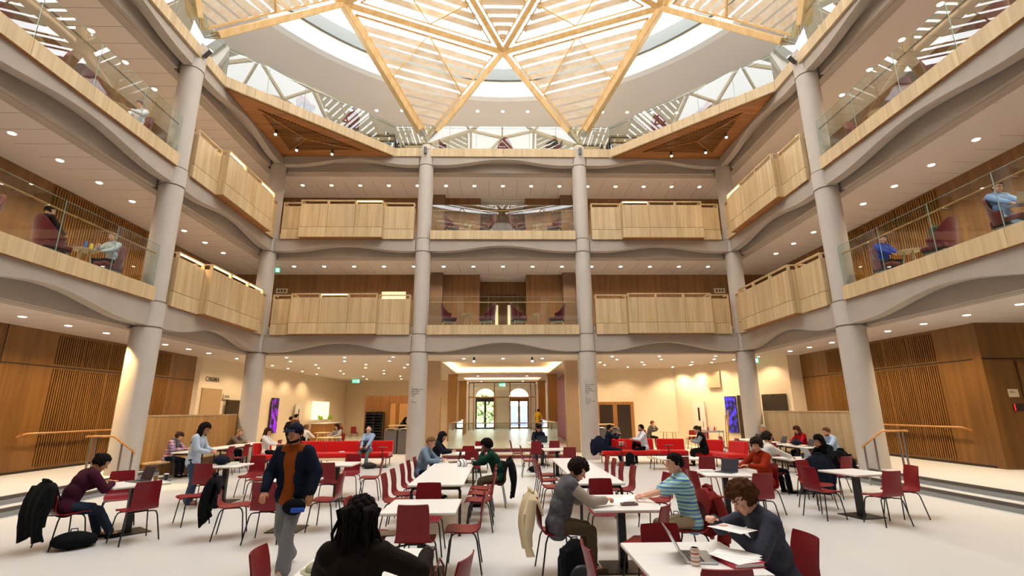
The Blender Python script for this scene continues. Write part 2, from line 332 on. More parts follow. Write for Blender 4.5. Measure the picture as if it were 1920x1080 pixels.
# ---------------------------------------------------------------- ground-floor walls
def wall_box(name, m, *a): return struct(MB().box(*a).build(name, m))
for sx, nm in ((-1, 'left'), (1, 'right')):
    X = 12.45; f = lambda a, b_: (min(sx*a, sx*b_), max(sx*a, sx*b_))
    ya = 12.8 if sx > 0 else -4
    x0, x1 = f(X, X+.25); wall = wall_box('wall_'+nm, M_warm, x0, x1, ya, 20.35, .3, 3.98)
    x0, x1 = f(X-.012, X); struct(MB().box(x0, x1, ya, 20.35, 3.02, 3.05).box(x0, x1, ya, 20.35, .3, .36).build('trim_rail_'+nm, M_gap))
    for y in (11.2, 12.4) if sx < 0 else (): struct(MB().box(x0, x1, y, y+.015, .3, 3.98).build('trim_joint_'+nm, M_gap))
    for k in range(5):
        y0 = 13.9+k*.98; y1 = y0+.9
        for z0, z1 in ((.42, 2.98), (3.1, 3.9)):
            xa, xb = f(X-.004, X+.01); m = MB(); m.mi = 1; m.box(xa, xb, y0, y1, z0, z1); m.mi = 0; xa, xb = f(X-.024, X-.004); y = y0+.012
            while y < y1-.02: m.box(xa, xb, y, y+.026, z0, z1); y += .075
            struct(m.build('wall_panel_battens_'+nm, [M_slat, M_warmd]))
    # low oak partition and the bench in front of it
    x0, x1 = f(9.95, 10.03); t = thing('partition', 'low oak partition behind the bench on the %s side' % nm, 'partition', (sx*9.99, 16.7, 0))
    o = MB().box(x0-sx*9.99, x1-sx*9.99, -2.5, 2.4, .3, 1.68).build('board', M_oak_lit if sx < 0 else M_oak, t); o = MB().box(x0-.02-sx*9.99, x1+.02-sx*9.99, -2.5, 2.4, 1.68, 1.72).build('cap', M_oakx, t)
    t = thing('bench', 'built-in oak bench along the %s partition' % nm, 'bench', (sx*9.7, 16.7, 0))
    MB().box(-.24, .24, -2.35, 2.25, .41, .45).build('seat', M_oakx, t); MB().box(-.22, .22, -2.35, 2.25, 0, .41).build('base', M_warm, t)
    # handrails: one along the wall, one down the steps on steel posts
    M_rail = wood('oak_handrail', '#c08a4c', '#a06c34', 'y', .4, 14)
    t = thing('wall_handrail', 'round oak handrail fixed to the battened wall on the %s' % nm, 'handrail', (sx*12.3, 12, 1.28))
    MB().tube([(sx*.12, 1.25, -.08), (0, 1.28, -.03), (0, 1.4, 0), (0, 3.2, .0), (0, 6.3, .0), (sx*.12, 6.4, 0)], .024).build('rail', M_rail, t, smooth=True)
    for y in (1.9, 3.6, 5.4): MB().tube([(sx*.16, y, -.05), (0, y, -.05), (0, y, 0)], .01).build('bracket', M_steel, t)
    t = thing('stair_handrail', 'oak handrail on flat steel posts beside the %s steps' % nm, 'handrail', (sx*9.2, 12.35, 0))
    MB().tube([(sx*.75, 0, 1.24), (sx*.7, 0, 1.25), (sx*.15, 0, 1.25), (sx*.1, 0, 1.245), (-sx*.42, 0, .9), (-sx*.45, 0, .84)], .026).build('rail', M_rail, t, smooth=True)
    for x, z, zb in ((sx*.62, 1.24, .3), (sx*.5, 1.24, .3), (-sx*.12, 1.08, 0), (-sx*.4, .9, 0)): MB().box(x-.006, x+.006, -.03, .03, zb, z).build('post', M_steel, t)
struct(MB().box(12.45, 16, 12.55, 12.8, .3, 3.98).build('wall_right_return', M_warm)); 
struct(MB().box(12.46, 15.9, 12.535, 12.55, 3.02, 3.05).box(13.3, 13.315, 12.53, 12.55, .3, 3.0).build('trim_return', M_gap))
d = MB().box(13.33, 14.4, 12.51, 12.55, .3, 2.95).build('door_1', M_warm); struct(d)
MB().box(13.72, 13.84, 12.5, 12.515, 1.3, 2.45).build('window_pane', mat('lit_pane', '#f3e3b4', .3, noise_amt=0, emit=.8), d)
MB().tube([(13.45, 12.48, 1.2), (13.45, 12.44, 1.2), (13.45, 12.44, 1.6), (13.45, 12.48, 1.6)], .012).build('handle', M_steel, d)
# white walls beyond
struct(MB().prism([(-12.3, 20.35), (-11.8, 38), (-12.1, 38), (-12.6, 20.35)], 0, 3.98).build('wall_left_far', M_plaster))
struct(MB().prism([(-12.7, 20.1), (-12.3, 20.35), (-12.6, 20.36)], 0.3, 3.98).build('wall_left_end', M_plaster))
struct(MB().box(-12.1, -2.9, 38, 38.2, 0, 3.98).build('wall_back_left', M_plaster))
struct(MB().prism([(11.9, 20.35), (12.5, 20.35), (9.8, 27.2), (9.4, 27.0)], 0, 3.98).build('wall_right_far', M_plaster))
struct(MB().box(3.9, 9.8, 27.0, 27.2, 0, 3.98).build('wall_back_right', M_plaster))
struct(MB().box(3.9, 4.1, 27.2, 41.5, 0, 3.98).build('wall_hall_right', mat('dark_red_wall', '#7d1a14', .6)))
# ceiling of the ground floor with two lit coffers
def holed(name, x0, x1, y0, y1, holes, z0, z1, m):
    b = MB(); ys = [y0]+[v for h in holes for v in h[2:]]+[y1]
    for i in range(0, len(ys), 2): b.box(x0, x1, ys[i], ys[i+1], z0, z1)
    for hx0, hx1, hy0, hy1 in holes: b.box(x0, hx0, hy0, hy1, z0, z1).box(hx1, x1, hy0, hy1, z0, z1)
    return struct(b.build(name, m))
HO = [(-2.84, 2.84, 22.9, 30.3), (-2.72, 2.72, 34.3, 37.4)]
M_ceilw = mat('smooth_white_ceiling', '#e9dfd0', .85, noise_amt=.01)
holed('ceiling', -13, 13, 19.85, 45, HO, 3.98, 4.04, M_ceilw)
for h in HO:
    x0, x1, y0, y1 = h; e = .22
    struct(MB().box(x0-e, x1+e, y0-e, y1+e, 4.34, 4.38).box(x0-e-.03, x0-e, y0-e, y1+e, 4.04, 4.34).box(x1+e, x1+e+.03, y0-e, y1+e, 4.04, 4.34)
        .box(x0-e, x1+e, y0-e-.03, y0-e, 4.04, 4.34).box(x0-e, x1+e, y1+e, y1+e+.03, 4.04, 4.34).build('ceiling_coffer', M_ceilw))
    cx, cy = (x0+x1)/2, (y0+y1)/2; P = 15
    for (px, py, sx_, sy_, ry, rx) in ((x0-.12, cy, .06, y1-y0, 0, 0), (x1+.12, cy, .06, y1-y0, 0, 0), (cx, y0-.12, x1-x0, .06, 0, 0), (cx, y1+.12, x1-x0, .06, 0, 0)):
        lamp('coffer_strip_light', 'AREA', (px, py, 4.06), P*max(sx_, sy_), (1, .66, .32), sx_, sy_, (PI, 0, 0))
# piers and entrance screen
M_pier = wood('beige_pier', '#a9804e', '#94703f', 'z', .6, 5)
for y, x in ((22.4, 3.12), (30.8, 3.08), (38.0, 3.0)):
    for sx in (-1, 1): struct(MB().box(sx*x-.28, sx*x+.28, y-.05, y+.5, 0, 3.98).build('pier', M_pier if y > 25 else mat('pale_pier', '#b3987a', .7)))
def arch_wall(name, y0, y1, x0, x1, z0, z1, arches, m):
    b = MB(); N = 20; xs = x0
    for (c, r, sp) in arches:
        b.box(xs, c-r, y0, y1, z0, z1); xs = c+r
        for k in range(N):
            a0, a1 = PI-PI*k/N, PI-PI*(k+1)/N; p = (c+r*math.cos(a0), sp+r*.88*math.sin(a0)); q = (c+r*math.cos(a1), sp+r*.88*math.sin(a1))
            b.add([(p[0], y0, p[1]), (q[0], y0, q[1]), (q[0], y0, z1), (p[0], y0, z1), (p[0], y1, p[1]), (q[0], y1, q[1]), (q[0], y1, z1), (p[0], y1, z1)], [(0, 1, 2, 3), (7, 6, 5, 4), (0, 4, 5, 1), (2, 6, 7, 3)])
    b.box(xs, x1, y0, y1, z0, z1); return struct(b.build(name, m))
arch_wall('wall_back', 42.4, 42.7, -4.2, 4.2, 0, 3.98, [(-1.42, .82, 2.85), (1.42, .82, 2.85)], M_plaster)
M_frame = wood('entrance_frame_oak', '#9a6a35', '#7d5226', 'z', .45, 9)
for i, c in enumerate((-1.42, 1.42)):
    fm = M_black if i == 0 else M_frame
    d = struct(MB().box(c-.82, c-.7, 42.3, 42.42, .3, 2.75).box(c+.7, c+.82, 42.3, 42.42, .3, 2.75).box(c-.82, c+.82, 42.28, 42.44, 2.68, 2.86).box(c-.09, c+.09, 42.3, 42.42, .3, 2.68)
        .box(c-.7, c+.7, 42.3, 42.42, .3, .42).box(c-.7, c+.7, 42.3, 42.42, 2.5, 2.68).build('door_%d' % (i+2), fm))
    for s_ in (-1, 1):
        MB().box(c+s_*.4-.3, c+s_*.4+.3, 42.35, 42.36, .42, 2.5).build('pane', M_glassc, d)
        MB().tube([(c+s_*.06, 42.24, 1.2), (c+s_*.06, 42.24, 1.6)], .02).build('handle', M_steel if i == 0 else mat('brass_plate', '#b98b3a', .3, .8), d)
b = MB()
for x in (-2.62, -2.25, -.62, .62, 2.25, 2.62): b.box(x-.04, x+.04, 39.6, 39.72, .3, 3.98)
b.box(-2.62, 2.62, 39.61, 39.71, 2.76, 2.84).box(-2.62, 2.62, 39.6, 39.72, 3.88, 3.98)
g = struct(b.build('window_1', M_frame))
for x0, x1 in ((-2.6, -2.28), (-.6, .6), (2.28, 2.6)): MB().box(x0, x1, 39.65, 39.66, .3, 2.78).build('window_pane', M_glassc, g)
for x0, x1 in ((-2.6, -2.28), (-2.2, -.65), (-.6, .6), (.65, 2.2), (2.28, 2.6)): MB().box(x0, x1, 39.65, 39.66, 2.84, 3.88).build('window_pane', M_glassc, g)
struct(MB().box(-30, 30, 42.7, 75, -.05, .25).build('pavement', mat('outdoor_paving', '#b9b4ac', .8)))
b = MB(); rr = random.Random(3)
for k in range(260):
    a, r_ = rr.random()*2*PI, rr.random()**.5; b.ball((-1.6+1.5*r_*math.cos(a), 50+rr.random(), 2.2+1.5*r_*math.sin(a)), .16+.1*rr.random(), 6, 4)
b.tube([(-1.6, 50.5, .25), (-1.6, 50.5, 2.2)], .1, 8)
t = tag(b.build('street_tree', mat('tree_foliage', '#a3b483', .8)), 'leafy green tree outside the left entrance door', 'tree')
tag(MB().box(.2, 3.6, 51.5, 51.7, .25, 2.2).build('hoarding', mat('blue_hoarding', '#8790cc', .7)), 'blue hoarding board outside the right entrance door', 'hoarding')
# entrance balustrade
def balustrade(label, pts, zb, zt, zr, npane, railm=None, group=None, rail_in=.09, cat='balustrade', name='glass_balustrade', inward=(0, 0), brackets=True):
    """glass panes standing on ZB along a run of points, one pane per step, with a handrail on the inner side"""
    t = thing(name, label, cat, (pts[0][0], pts[0][1], zb), group=group); ox, oy = pts[0]
    for i in range(len(pts)-1):
        a, b_ = Vector(pts[i]), Vector(pts[i+1]); n_ = npane if isinstance(npane, int) else npane[i]; d = (b_-a).normalized(); nn = Vector((-d.y, d.x))
        if nn.dot(Vector(inward)) < 0: nn = -nn
        for k in range(n_):
            p, q = a+(b_-a)*k/n_+d*.008, a+(b_-a)*(k+1)/n_-d*.008
            MB().beam((p.x-ox, p.y-oy, (zt-zb)/2), (q.x-ox, q.y-oy, (zt-zb)/2), .016, zt-zb).build('pane', M_glass, t)
            MB().beam((q.x-ox, q.y-oy, 0.01), (q.x-ox, q.y-oy, zt-zb), .018, .005).beam((p.x-ox, p.y-oy, zt-zb), (q.x-ox, q.y-oy, zt-zb), .016, .006).build('pane_edge', M_edge, t)
            if brackets:
                for f in (.25, .75):
                    c = p+(q-p)*f; e = c+nn*rail_in; MB().tube([(c.x-ox-nn.x*.02, c.y-oy-nn.y*.02, zr-zb-.05), (e.x-ox, e.y-oy, zr-zb-.05), (e.x-ox, e.y-oy, zr-zb)], .012, 6).build('bracket', M_chrome, t)
    rp = []
    for i, p in enumerate(pts):
        d = (Vector(pts[min(i+1, len(pts)-1)])-Vector(pts[max(i-1, 0)])).normalized(); nn = Vector((-d.y, d.x))
        if nn.dot(Vector(inward)) < 0: nn = -nn
        rp.append((p[0]-ox+nn.x*rail_in, p[1]-oy+nn.y*rail_in, zr-zb))
    MB().tube(rp, .023, 8).build('handrail', railm or M_steel, t, smooth=True); return t
M_railx = wood('oak_handrail_long', '#cda066', '#b0824a', 'x', .4, 14)
balustrade('glass balustrade with oak handrail in front of the entrance steps', [(-2.25, 28.5), (-2.25, 20.95), (2.25, 20.95), (2.25, 28.5)], .3, 1.3, 1.28, [10, 2, 10], M_railx, inward=(0, 1), brackets=False)

# ---------------------------------------------------------------- gallery fronts
SEG = [(3.68, 4.93, -.3, 1), (4.93, 8.27, -.55, 3), (8.27, 9.08, -.3, 1)]
def timber_balcony(side, lv, sg, lit):
    T = SIDES[side]; zb, zd = LV[lv][0], LV[lv][1]; o = T(sg*6.4, 0, zb)
    nm = {'back': 'back wall', 'left': 'left wall', 'right': 'right wall'}[side]; pl = 'left' if sg < 0 else 'right'
    lab = 'pale oak stepped balcony front on the %s, %s floor' % (nm, ('first', 'second')[lv])+((', %s of the glass balcony' % pl) if side == 'back' else '')
    t = thing('oak_balcony', lab, 'balcony', o); L_ = lambda u, v, z: tuple(a-b_ for a, b_ in zip(T(sg*u, v, z), o))
    zp, zr, zg = zd+1.05, zd+1.22, zb+.43
    sof = MB(L_); rail = MB(L_); led = MB(L_); anyled = False
    for si, (a, b_, v, n_) in enumerate(SEG):
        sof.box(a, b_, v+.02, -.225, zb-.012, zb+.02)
        for k in range(n_):
            p, q = a+(b_-a)*k/n_, a+(b_-a)*(k+1)/n_
            MB(L_).box(p+.005, q-.005, v, v+.09, zg+.006, zp).build('front_panel', M_oak, t, bevel=.004, seg=1)
            MB(L_).box(p+.005, q-.005, v, v+.09, zb, zg-.006).build('base_panel', M_oakx, t, bevel=.004, seg=1)
            rail.box(p, p+.04, v, v+.09, zp, zr-.03).box(q-.04, q, v, v+.09, zp, zr-.03)
            if (si, k) in lit: led.box(p+.05, q-.05, v+.035, v+.075, zr-.055, zr-.032); anyled = True; c = Vector(T(sg*(p+q)/2, v+.06, zr-.07))
            if (si, k) in lit: lamp('rail_strip_light', 'AREA', c, 5, (1, .66, .3), .9 if side == 'back' else .04, .04 if side == 'back' else .9)
        rail.box(a, b_, v-.005, v+.1, zr-.03, zr)
        MB(L_).box(a+.002, a+.09, v+.09, .05, zb, zp).build('return_panel', M_oak, t); MB(L_).box(b_-.09, b_-.002, v+.09, .05, zb, zp).build('return_panel', M_oak, t)
        rail.box(a, a+.06, v+.1, .05, zr-.03, zr).box(b_-.06, b_, v+.1, .05, zr-.03, zr)
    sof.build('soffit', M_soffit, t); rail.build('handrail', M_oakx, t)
    if anyled: led.build('light_strip', M_led, t)
for lv in (0, 1):
    timber_balcony('back', lv, -1, {(1, 0)} if lv else {(1, 1)}); timber_balcony('back', lv, 1, {(1, 0)} if lv else set())
    timber_balcony('left', lv, 1, {(0, 0), (1, 0), (1, 1), (1, 2)} if not lv else {(1, 0), (1, 2)}); timber_balcony('right', lv, 1, {(1, 2)} if lv else set())
def fascia(label, pts, zb, zt, n_, group=None, soff=None, inward=(0, 1)):
    """a run of oak fascia boards along points; the balustrade above is a thing of its own"""
    t = thing('gallery_fascia', label, 'fascia', (pts[0][0], pts[0][1], zb), group=group); ox, oy = pts[0]
    for i in range(len(pts)-1):
        a, b_ = Vector(pts[i]), Vector(pts[i+1]); d = (b_-a).normalized(); nn = Vector((-d.y, d.x)); k_ = n_ if isinstance(n_, int) else n_[i]
        if nn.dot(Vector(inward)) < 0: nn = -nn
        for k in range(k_):
            p, q = a+(b_-a)*k/k_+d*.004+nn*.04, a+(b_-a)*(k+1)/k_-d*.004+nn*.04
            MB().beam((p.x-ox, p.y-oy, (zt-zb)/2), (q.x-ox, q.y-oy, (zt-zb)/2), .08, zt-zb).build('board', M_oakx, t)
    return t
NAMES = {'back': 'back', 'left': 'left', 'right': 'right', 'south': 'front'}
for side in ('back', 'left', 'right'):
    T = SIDES[side]; inw = {'back': (0, 1), 'left': (-1, 0), 'right': (1, 0)}[side]
    for lv in (0, 1):
        zb, zd = LV[lv][:2]; p, q = T(-3.0, -.3, 0)[:2], T(3.0, -.3, 0)[:2]; fl = ('first', 'second')[lv]
        t = fascia('pale oak fascia below the glass of the %s balcony, %s floor' % (NAMES[side], fl), [p, q], zb, zd, 5 if side == 'back' else 4, inward=inw)
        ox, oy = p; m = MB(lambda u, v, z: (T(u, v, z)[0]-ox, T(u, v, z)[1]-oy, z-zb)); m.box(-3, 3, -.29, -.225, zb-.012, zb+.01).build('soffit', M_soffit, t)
        p, q = T(-2.95, -.25, 0)[:2], T(2.95, -.25, 0)[:2]
        balustrade('glass balustrade with slim handrail on the %s balcony, %s floor' % (NAMES[side], fl), [p, q], zd, zd+1.14, zd+.93, 5 if side == 'back' else 4, M_railx if side == 'back' else M_rail if lv == 0 else M_steel, inward=inw)
# top floor: octagonal edge, triangular corner decks with slatted soffits
zb, zd = LV[2][:2]
OCT = [(-9.32, 4.0), (-9.32, 14.42), (-4.62, 19.02), (4.62, 19.02), (9.32, 14.42), (9.32, 4.0)]
for i, (lab, nf) in enumerate((('left straight', 8), ('left diagonal', 7), ('back', 8), ('right diagonal', 7), ('right straight', 8))):
    inw = [(-1, 0), (-1, 1), (0, 1), (1, 1), (1, 0)][i]
    fascia('pale oak fascia along the %s edge of the top floor' % lab, [OCT[i], OCT[i+1]], zb, zd, nf, inward=inw)
    k = Vector(inw).normalized()*.05
    balustrade('glass balustrade along the %s edge of the top floor' % lab, [(OCT[i][0]+k.x, OCT[i][1]+k.y), (OCT[i+1][0]+k.x, OCT[i+1][1]+k.y)], zd, zd+1.1, zd+1.06, nf-2 if i % 2 else nf, M_steel, inward=inw)
for sx, nm in ((-1, 'left'), (1, 'right')):
    A, B_, Cn = (sx*9.3, 14.4), (sx*4.6, 19.05), (sx*9.5, 19.2)
    pl = [(sx*9.42, 14.52), (sx*4.72, 19.12), (sx*4.72, 19.5), (sx*9.9, 19.5), (sx*9.9, 14.4)]
    struct(MB().prism(pl, zd-.3, zd-.002).build('floor_corner_'+nm, M_floor))
    t = thing('corner_soffit', 'amber oak soffit with slatted triangle under the %s corner deck' % nm, 'soffit', (Cn[0], Cn[1], zb))
    L_ = lambda x, y: (x-Cn[0], y-Cn[1]); tri = [L_(sx*9.36, 14.52), L_(sx*4.74, 19.06), L_(*Cn)]; MB().prism(tri, -.015, .03).build('board', M_soffit, t)
    G = Vector((sum(p[0] for p in tri)/3, sum(p[1] for p in tri)/3)); inn = [G+(Vector(p)-G)*.62 for p in tri]
    m = MB(); m.mi = 1; m.prism([tuple(p) for p in inn], -.02, -.014); m.mi = 0
    k = 0
    while k < 30:      # slats parallel to the wall, cut to the triangle
        s_ = (k+.5)/30; p, q = inn[0].lerp(inn[2], s_), inn[0].lerp(inn[1], s_); 
        if (q-p).length > .12: m.beam((p.x, p.y, -.03), (q.x, q.y, -.03), .042, .014)
        k += 1
    c = (inn[0]+inn[1]+inn[2])/3
    for p in inn: m.beam((c.x, c.y, -.045), (p.x, p.y, -.045), .06, .05)
    m.build('slatted_panel', [M_soffit, M_warmd], t)
# ---------------------------------------------------------------- spot heads and downlights
def spot_head(loc, d, label, group=None, bright=True):
    t = thing('spotlight', label, 'spotlight', loc, group=group); d = Vector(d).normalized()
    MB().tube([(0, 0, 0), (0, 0, -.09)], .012).box(-.04, .04, -.04, .04, -.005, .01).build('mount', M_black, t)
    c = Vector((0, 0, -.12)); MB().tube([c-d*.08, c+d*.1], .05, 12).build('head', M_grey, t, smooth=True)
    MB().tube([c+d*.1, c+d*.104], .042, 12).build('lens', mat('spot_lens', (1, .9, .75, 1), .4, noise_amt=0, emit=60) if bright else M_black, t); return t
for sx, nm in ((-1, 'left'), (1, 'right')):
    for (x, y, w_) in ((8.76, 17.02, 'nearest the side gallery'), (8.43, 18.2, 'in the corner'), (7.1, 18.5, 'nearest the back wall')):
        spot_head((sx*x, y, 12.33), (-sx*.15, -.5, -.8), 'lit spotlight under the %s corner soffit, %s' % (nm, w_))
        lamp('soffit_spot', 'SPOT', (sx*x, y-.1, 12.1), 90, (1, .82, .6), .05, rot=(-.3, 0, 0))
def downlight_proto():
    t = thing('downlight', 'p', 'ceiling light', (0, 0, 0)); MB().lathe((0, 0, 0), [(.098, -.008), (.098, 0.0)], 16).build('rim', M_rim, t)
    MB().lathe((0, 0, 0), [(.072, -.016), (.072, -.009)], 14).build('lens', M_lens, t); return t
DP = downlight_proto(); DPK = [(c, []) for c in tree(DP)]; DN = 0
def downlight(x, y, z, label, group, power=14, col=(1, .74, .46), cone=2.3, sc=1):
    global DN
    if DN == 0: DP.location = (x, y, z); DP['label'] = label; DP['group'] = group
    else: dup(DP, (x, y, z), None, label, group, parts=DPK).scale = (sc, sc, 1)
    DN += 1
    if power: lamp('downlight_lamp', 'SPOT', (x, y, z-.03), power, col, .05, spot=cone)
for lv in range(3):
    zc = LV[lv][4]; fl = ('ground', 'first', 'second')[lv]; pw = (200, 165, 140)[lv]; cl = (1, .76, .48) if lv == 0 else (1, .78, .54)
    for k in range(14):
        y = 4.0+k*1.245-.06
        for sx, nm in ((-1, 'left'), (1, 'right')):
            if y > 19.2: continue
            downlight(sx*11.2, y, zc-.002, 'round recessed downlight over the %s-floor gallery on the %s side' % (fl, nm), 'downlights, %s floor, %s side' % (fl, nm), pw, cl)
    if lv: 
        for k in range(-7, 8): downlight(k*1.31, 20.78, zc-.002, 'round recessed downlight over the %s-floor gallery on the back side' % fl, 'downlights, %s floor, back' % fl, pw, cl)
for k in range(-7, 8): downlight(k*1.27, 21.86, 16.5-.002, 'round recessed downlight in the top ceiling by the round opening', 'downlights, top ceiling', 60, (1, .8, .58))
for sx, nm in ((-1, 'left'), (1, 'right')):
    for k, y in enumerate((20.6, 22.2, 23.9, 25.7, 27.6, 29.8, 32.2, 35) if sx < 0 else (20.6, 21.9, 23.2, 24.6, 25.9)):
        for j, x in enumerate((4.6, 6.6, 9.0)):
            downlight(sx*(x+.5*(k % 2)), y, 3.978, 'small downlight in the smooth foyer ceiling, %s of the entrance' % nm, 'foyer downlights, %s' % nm, 180, (1, .74, .46), sc=.7)
        if k < 6: downlight(sx*(11.2 if sx < 0 else 11.1-.36*(y-20.3)), y+.3, 3.978, 'small downlight washing the cream wall on the %s' % nm, 'wall-wash downlights, %s' % nm, 150, (1, .74, .46), sc=.7)
for x, y in ((-1.7, 21.3), (0, 21.3), (1.7, 21.3), (-1.6, 32.3), (1.6, 32.3), (-1.6, 38.4), (1.6, 38.4)): downlight(x, y, 3.978, 'small downlight in the ceiling between the entrance coffers', 'entrance downlights', 150, (1, .72, .44), sc=.8)
for sx, nm in ((-1, 'left'), (1, 'right')): spot_head((sx*1.22, 20.6, 3.98), (0, -.6, -.7), 'bright spotlight hanging behind the front beam, %s of the middle' % nm)
# the warm uplight wash on the front-left column
lamp('column_wash', 'SPOT', (-10.15, 12.45, 3.93), 700, (1, .62, .24), .04, rot=Vector((.5, .75, -1.9)).to_track_quat('-Z', 'Y').to_euler(), spot=.9)
# floodlights on the column heads
for (x, y, dx, dy, w_) in ((-3.3, 19.3, 0, -1, 'left rear'), (3.3, 19.3, 0, -1, 'right rear'), (-9.62, 13.23, 1, -.25, 'left front'), (9.62, 13.23, -1, -.25, 'right front')):
    t = thing('floodlight', 'grey cylindrical floodlight on the head of the %s column' % w_, 'floodlight', (x+dx*.3, y+dy*.3, 12.55))
    MB().tube([(0, 0, 0), (dx*.1, dy*.1, 0)], .015).build('bracket', M_grey, t)
    up = (0, 0, 1) if dx == 0 else (dx*.6, dy*.6, .5); c = Vector((dx*.16, dy*.16, 0)); u = Vector(up).normalized()
    MB().tube([c-u*.15, c+u*.15], .065, 14).build('housing', M_grey, t, smooth=True); MB().tube([c+u*.15, c+u*.155], .055, 14).build('lens', M_lens, t)
# ---------------------------------------------------------------- timber dome
NODE = lambda r, a, z: Vector((r*math.sin(a), YC+r*math.cos(a), z))
heads = [Vector((3.3, 19.3, 13.15)), Vector((9.62, 13.23, 13.15)), Vector((9.62, 6.57, 13.15)), Vector((3.3, .5, 13.15)), Vector((-3.3, .5, 13.15)), Vector((-9.62, 6.57, 13.15)), Vector((-9.62, 13.23, 13.15)), Vector((-3.3, 19.3, 13.15))]
N1 = [NODE(9.05, k*PI/4, 17.55) for k in range(8)]           # above the middle of each side
N2 = [NODE(6.2, (k+.5)*PI/4, 19.5) for k in range(8)]
N3 = [NODE(3.1, k*PI/4, 20.7) for k in range(8)]; AP = Vector((0, YC, 21.1)); CEN = Vector((0, YC, 12))
dome = thing('timber_dome', 'spruce lattice dome of triangular frames springing from eight column heads', 'dome', (0, YC, 13.1)); O = Vector((0, YC, 13.1))
M_glulam_ = M_glulam
def rib(p, q, w_=.22, h=.46, steel=0):
    d = (q-p).normalized(); up = ((p+q)/2-CEN).normalized(); a = p+d*(.62 if steel else .06); b_ = q-d*.06
    o = MB().beam(a-O, b_-O, w_, h, up).build('rib', M_glulam, dome, bevel=.02, seg=1)
    if steel:
        side = d.cross(up).normalized(); m = MB()
        for s1 in (-1, 1):
            for s2 in (-1, 1): m.tube([p-O+d*.03, a-O+side*.06*s1+up*.13*s2+d*.05], .014, 6)
        m.build('steel_rod', M_steel, dome)
for k in range(8):
    h = heads[k]; rib(h, N1[k], steel=1); rib(h, N1[(k+1) % 8], steel=1)
    rib(N1[k], N1[(k+1) % 8]); rib(N1[k], N2[k]); rib(N1[(k+1) % 8], N2[k])
    rib(N2[k], N2[(k+1) % 8], .14, .3); rib(N2[k], N3[k], .12, .26); rib(N2[k], N3[(k+1) % 8], .12, .26); rib(N3[k], N3[(k+1) % 8], .12, .26); rib(N3[k], AP, .12, .26)
def louvre_panel(apex, q, r, tag_, wide=.25, pitch=.34):
    """a triangular frame of tilted boards lying parallel to the side QR"""
    c = (apex+q+r)/3; nrm = (q-apex).cross(r-apex).normalized()
    if nrm.dot(c-CEN) < 0: nrm = -nrm
    T3 = [apex, q, r]; ins = []
    for i in range(3):
        a, b_, d = T3[i], T3[(i+1) % 3], T3[(i+2) % 3]; u, v = (b_-a).normalized(), (d-a).normalized(); s = .24/max(.2, u.cross(v).length); ins.append(a+(u+v)*s+nrm*.05)
    A, Q, Rr = ins; t = thing('louvre_panel', tag_, 'louvre panel', c, group=None)
    m = MB()
    for p, z in ((A, Q), (Q, Rr), (Rr, A)): m.beam(p-c, z-c, .06, .12, nrm)
    m.build('frame', M_glulam, t)
    mid = (Q+Rr)/2; alt = (mid-A); ad = (Q-Rr).normalized(); pd = (alt-ad*alt.dot(ad)); Lh = pd.length; pd.normalize(); n_ = int(Lh/pitch); b = MB()
    tl = (pd*math.cos(.2)-nrm*math.sin(.2))
    for k in range(1, n_+1):
        s = (k-.35)*pitch/Lh
        if s > .985: break
        p, z = A.lerp(Q, s), A.lerp(Rr, s); dd = (z-p)
        if dd.length < .25: continue
        b.obox((p+z)/2-c, dd/2, tl*wide/2, (dd.normalized().cross(tl))*.011)
    b.build('louvre_boards', M_louv, t)
    m = MB(); mq, mr = A.lerp(Q, .5), A.lerp(Rr, .5); dn = -nrm*.16
    for p, z in ((mid, mq), (mid, mr)): m.beam(p-c+dn, z-c+dn, .05, .1, nrm)
    m.build('strut', M_glulam, t); return t
W8 = ['back', 'back right', 'right', 'front right', 'front', 'front left', 'left', 'back left']
HN = ['right rear', 'right front', 'right near', 'near right', 'near left', 'left near', 'left front', 'left rear']
for k in range(8):
    louvre_panel(heads[k], N1[k], N1[(k+1) % 8], 'triangular louvred panel of the dome standing on the %s column' % HN[k])
    louvre_panel(N2[k], N1[k], N1[(k+1) % 8], 'triangular louvred dome panel hanging above the %s column panel' % HN[k])
    louvre_panel(N1[(k+1) % 8], N2[k], N2[(k+1) % 8], 'triangular louvred dome panel pointing down to the %s edge' % W8[(k+1) % 8])
    louvre_panel(N3[(k+1) % 8], N2[k], N2[(k+1) % 8], 'triangular louvred panel near the dome top, %s side' % W8[(k+1) % 8])
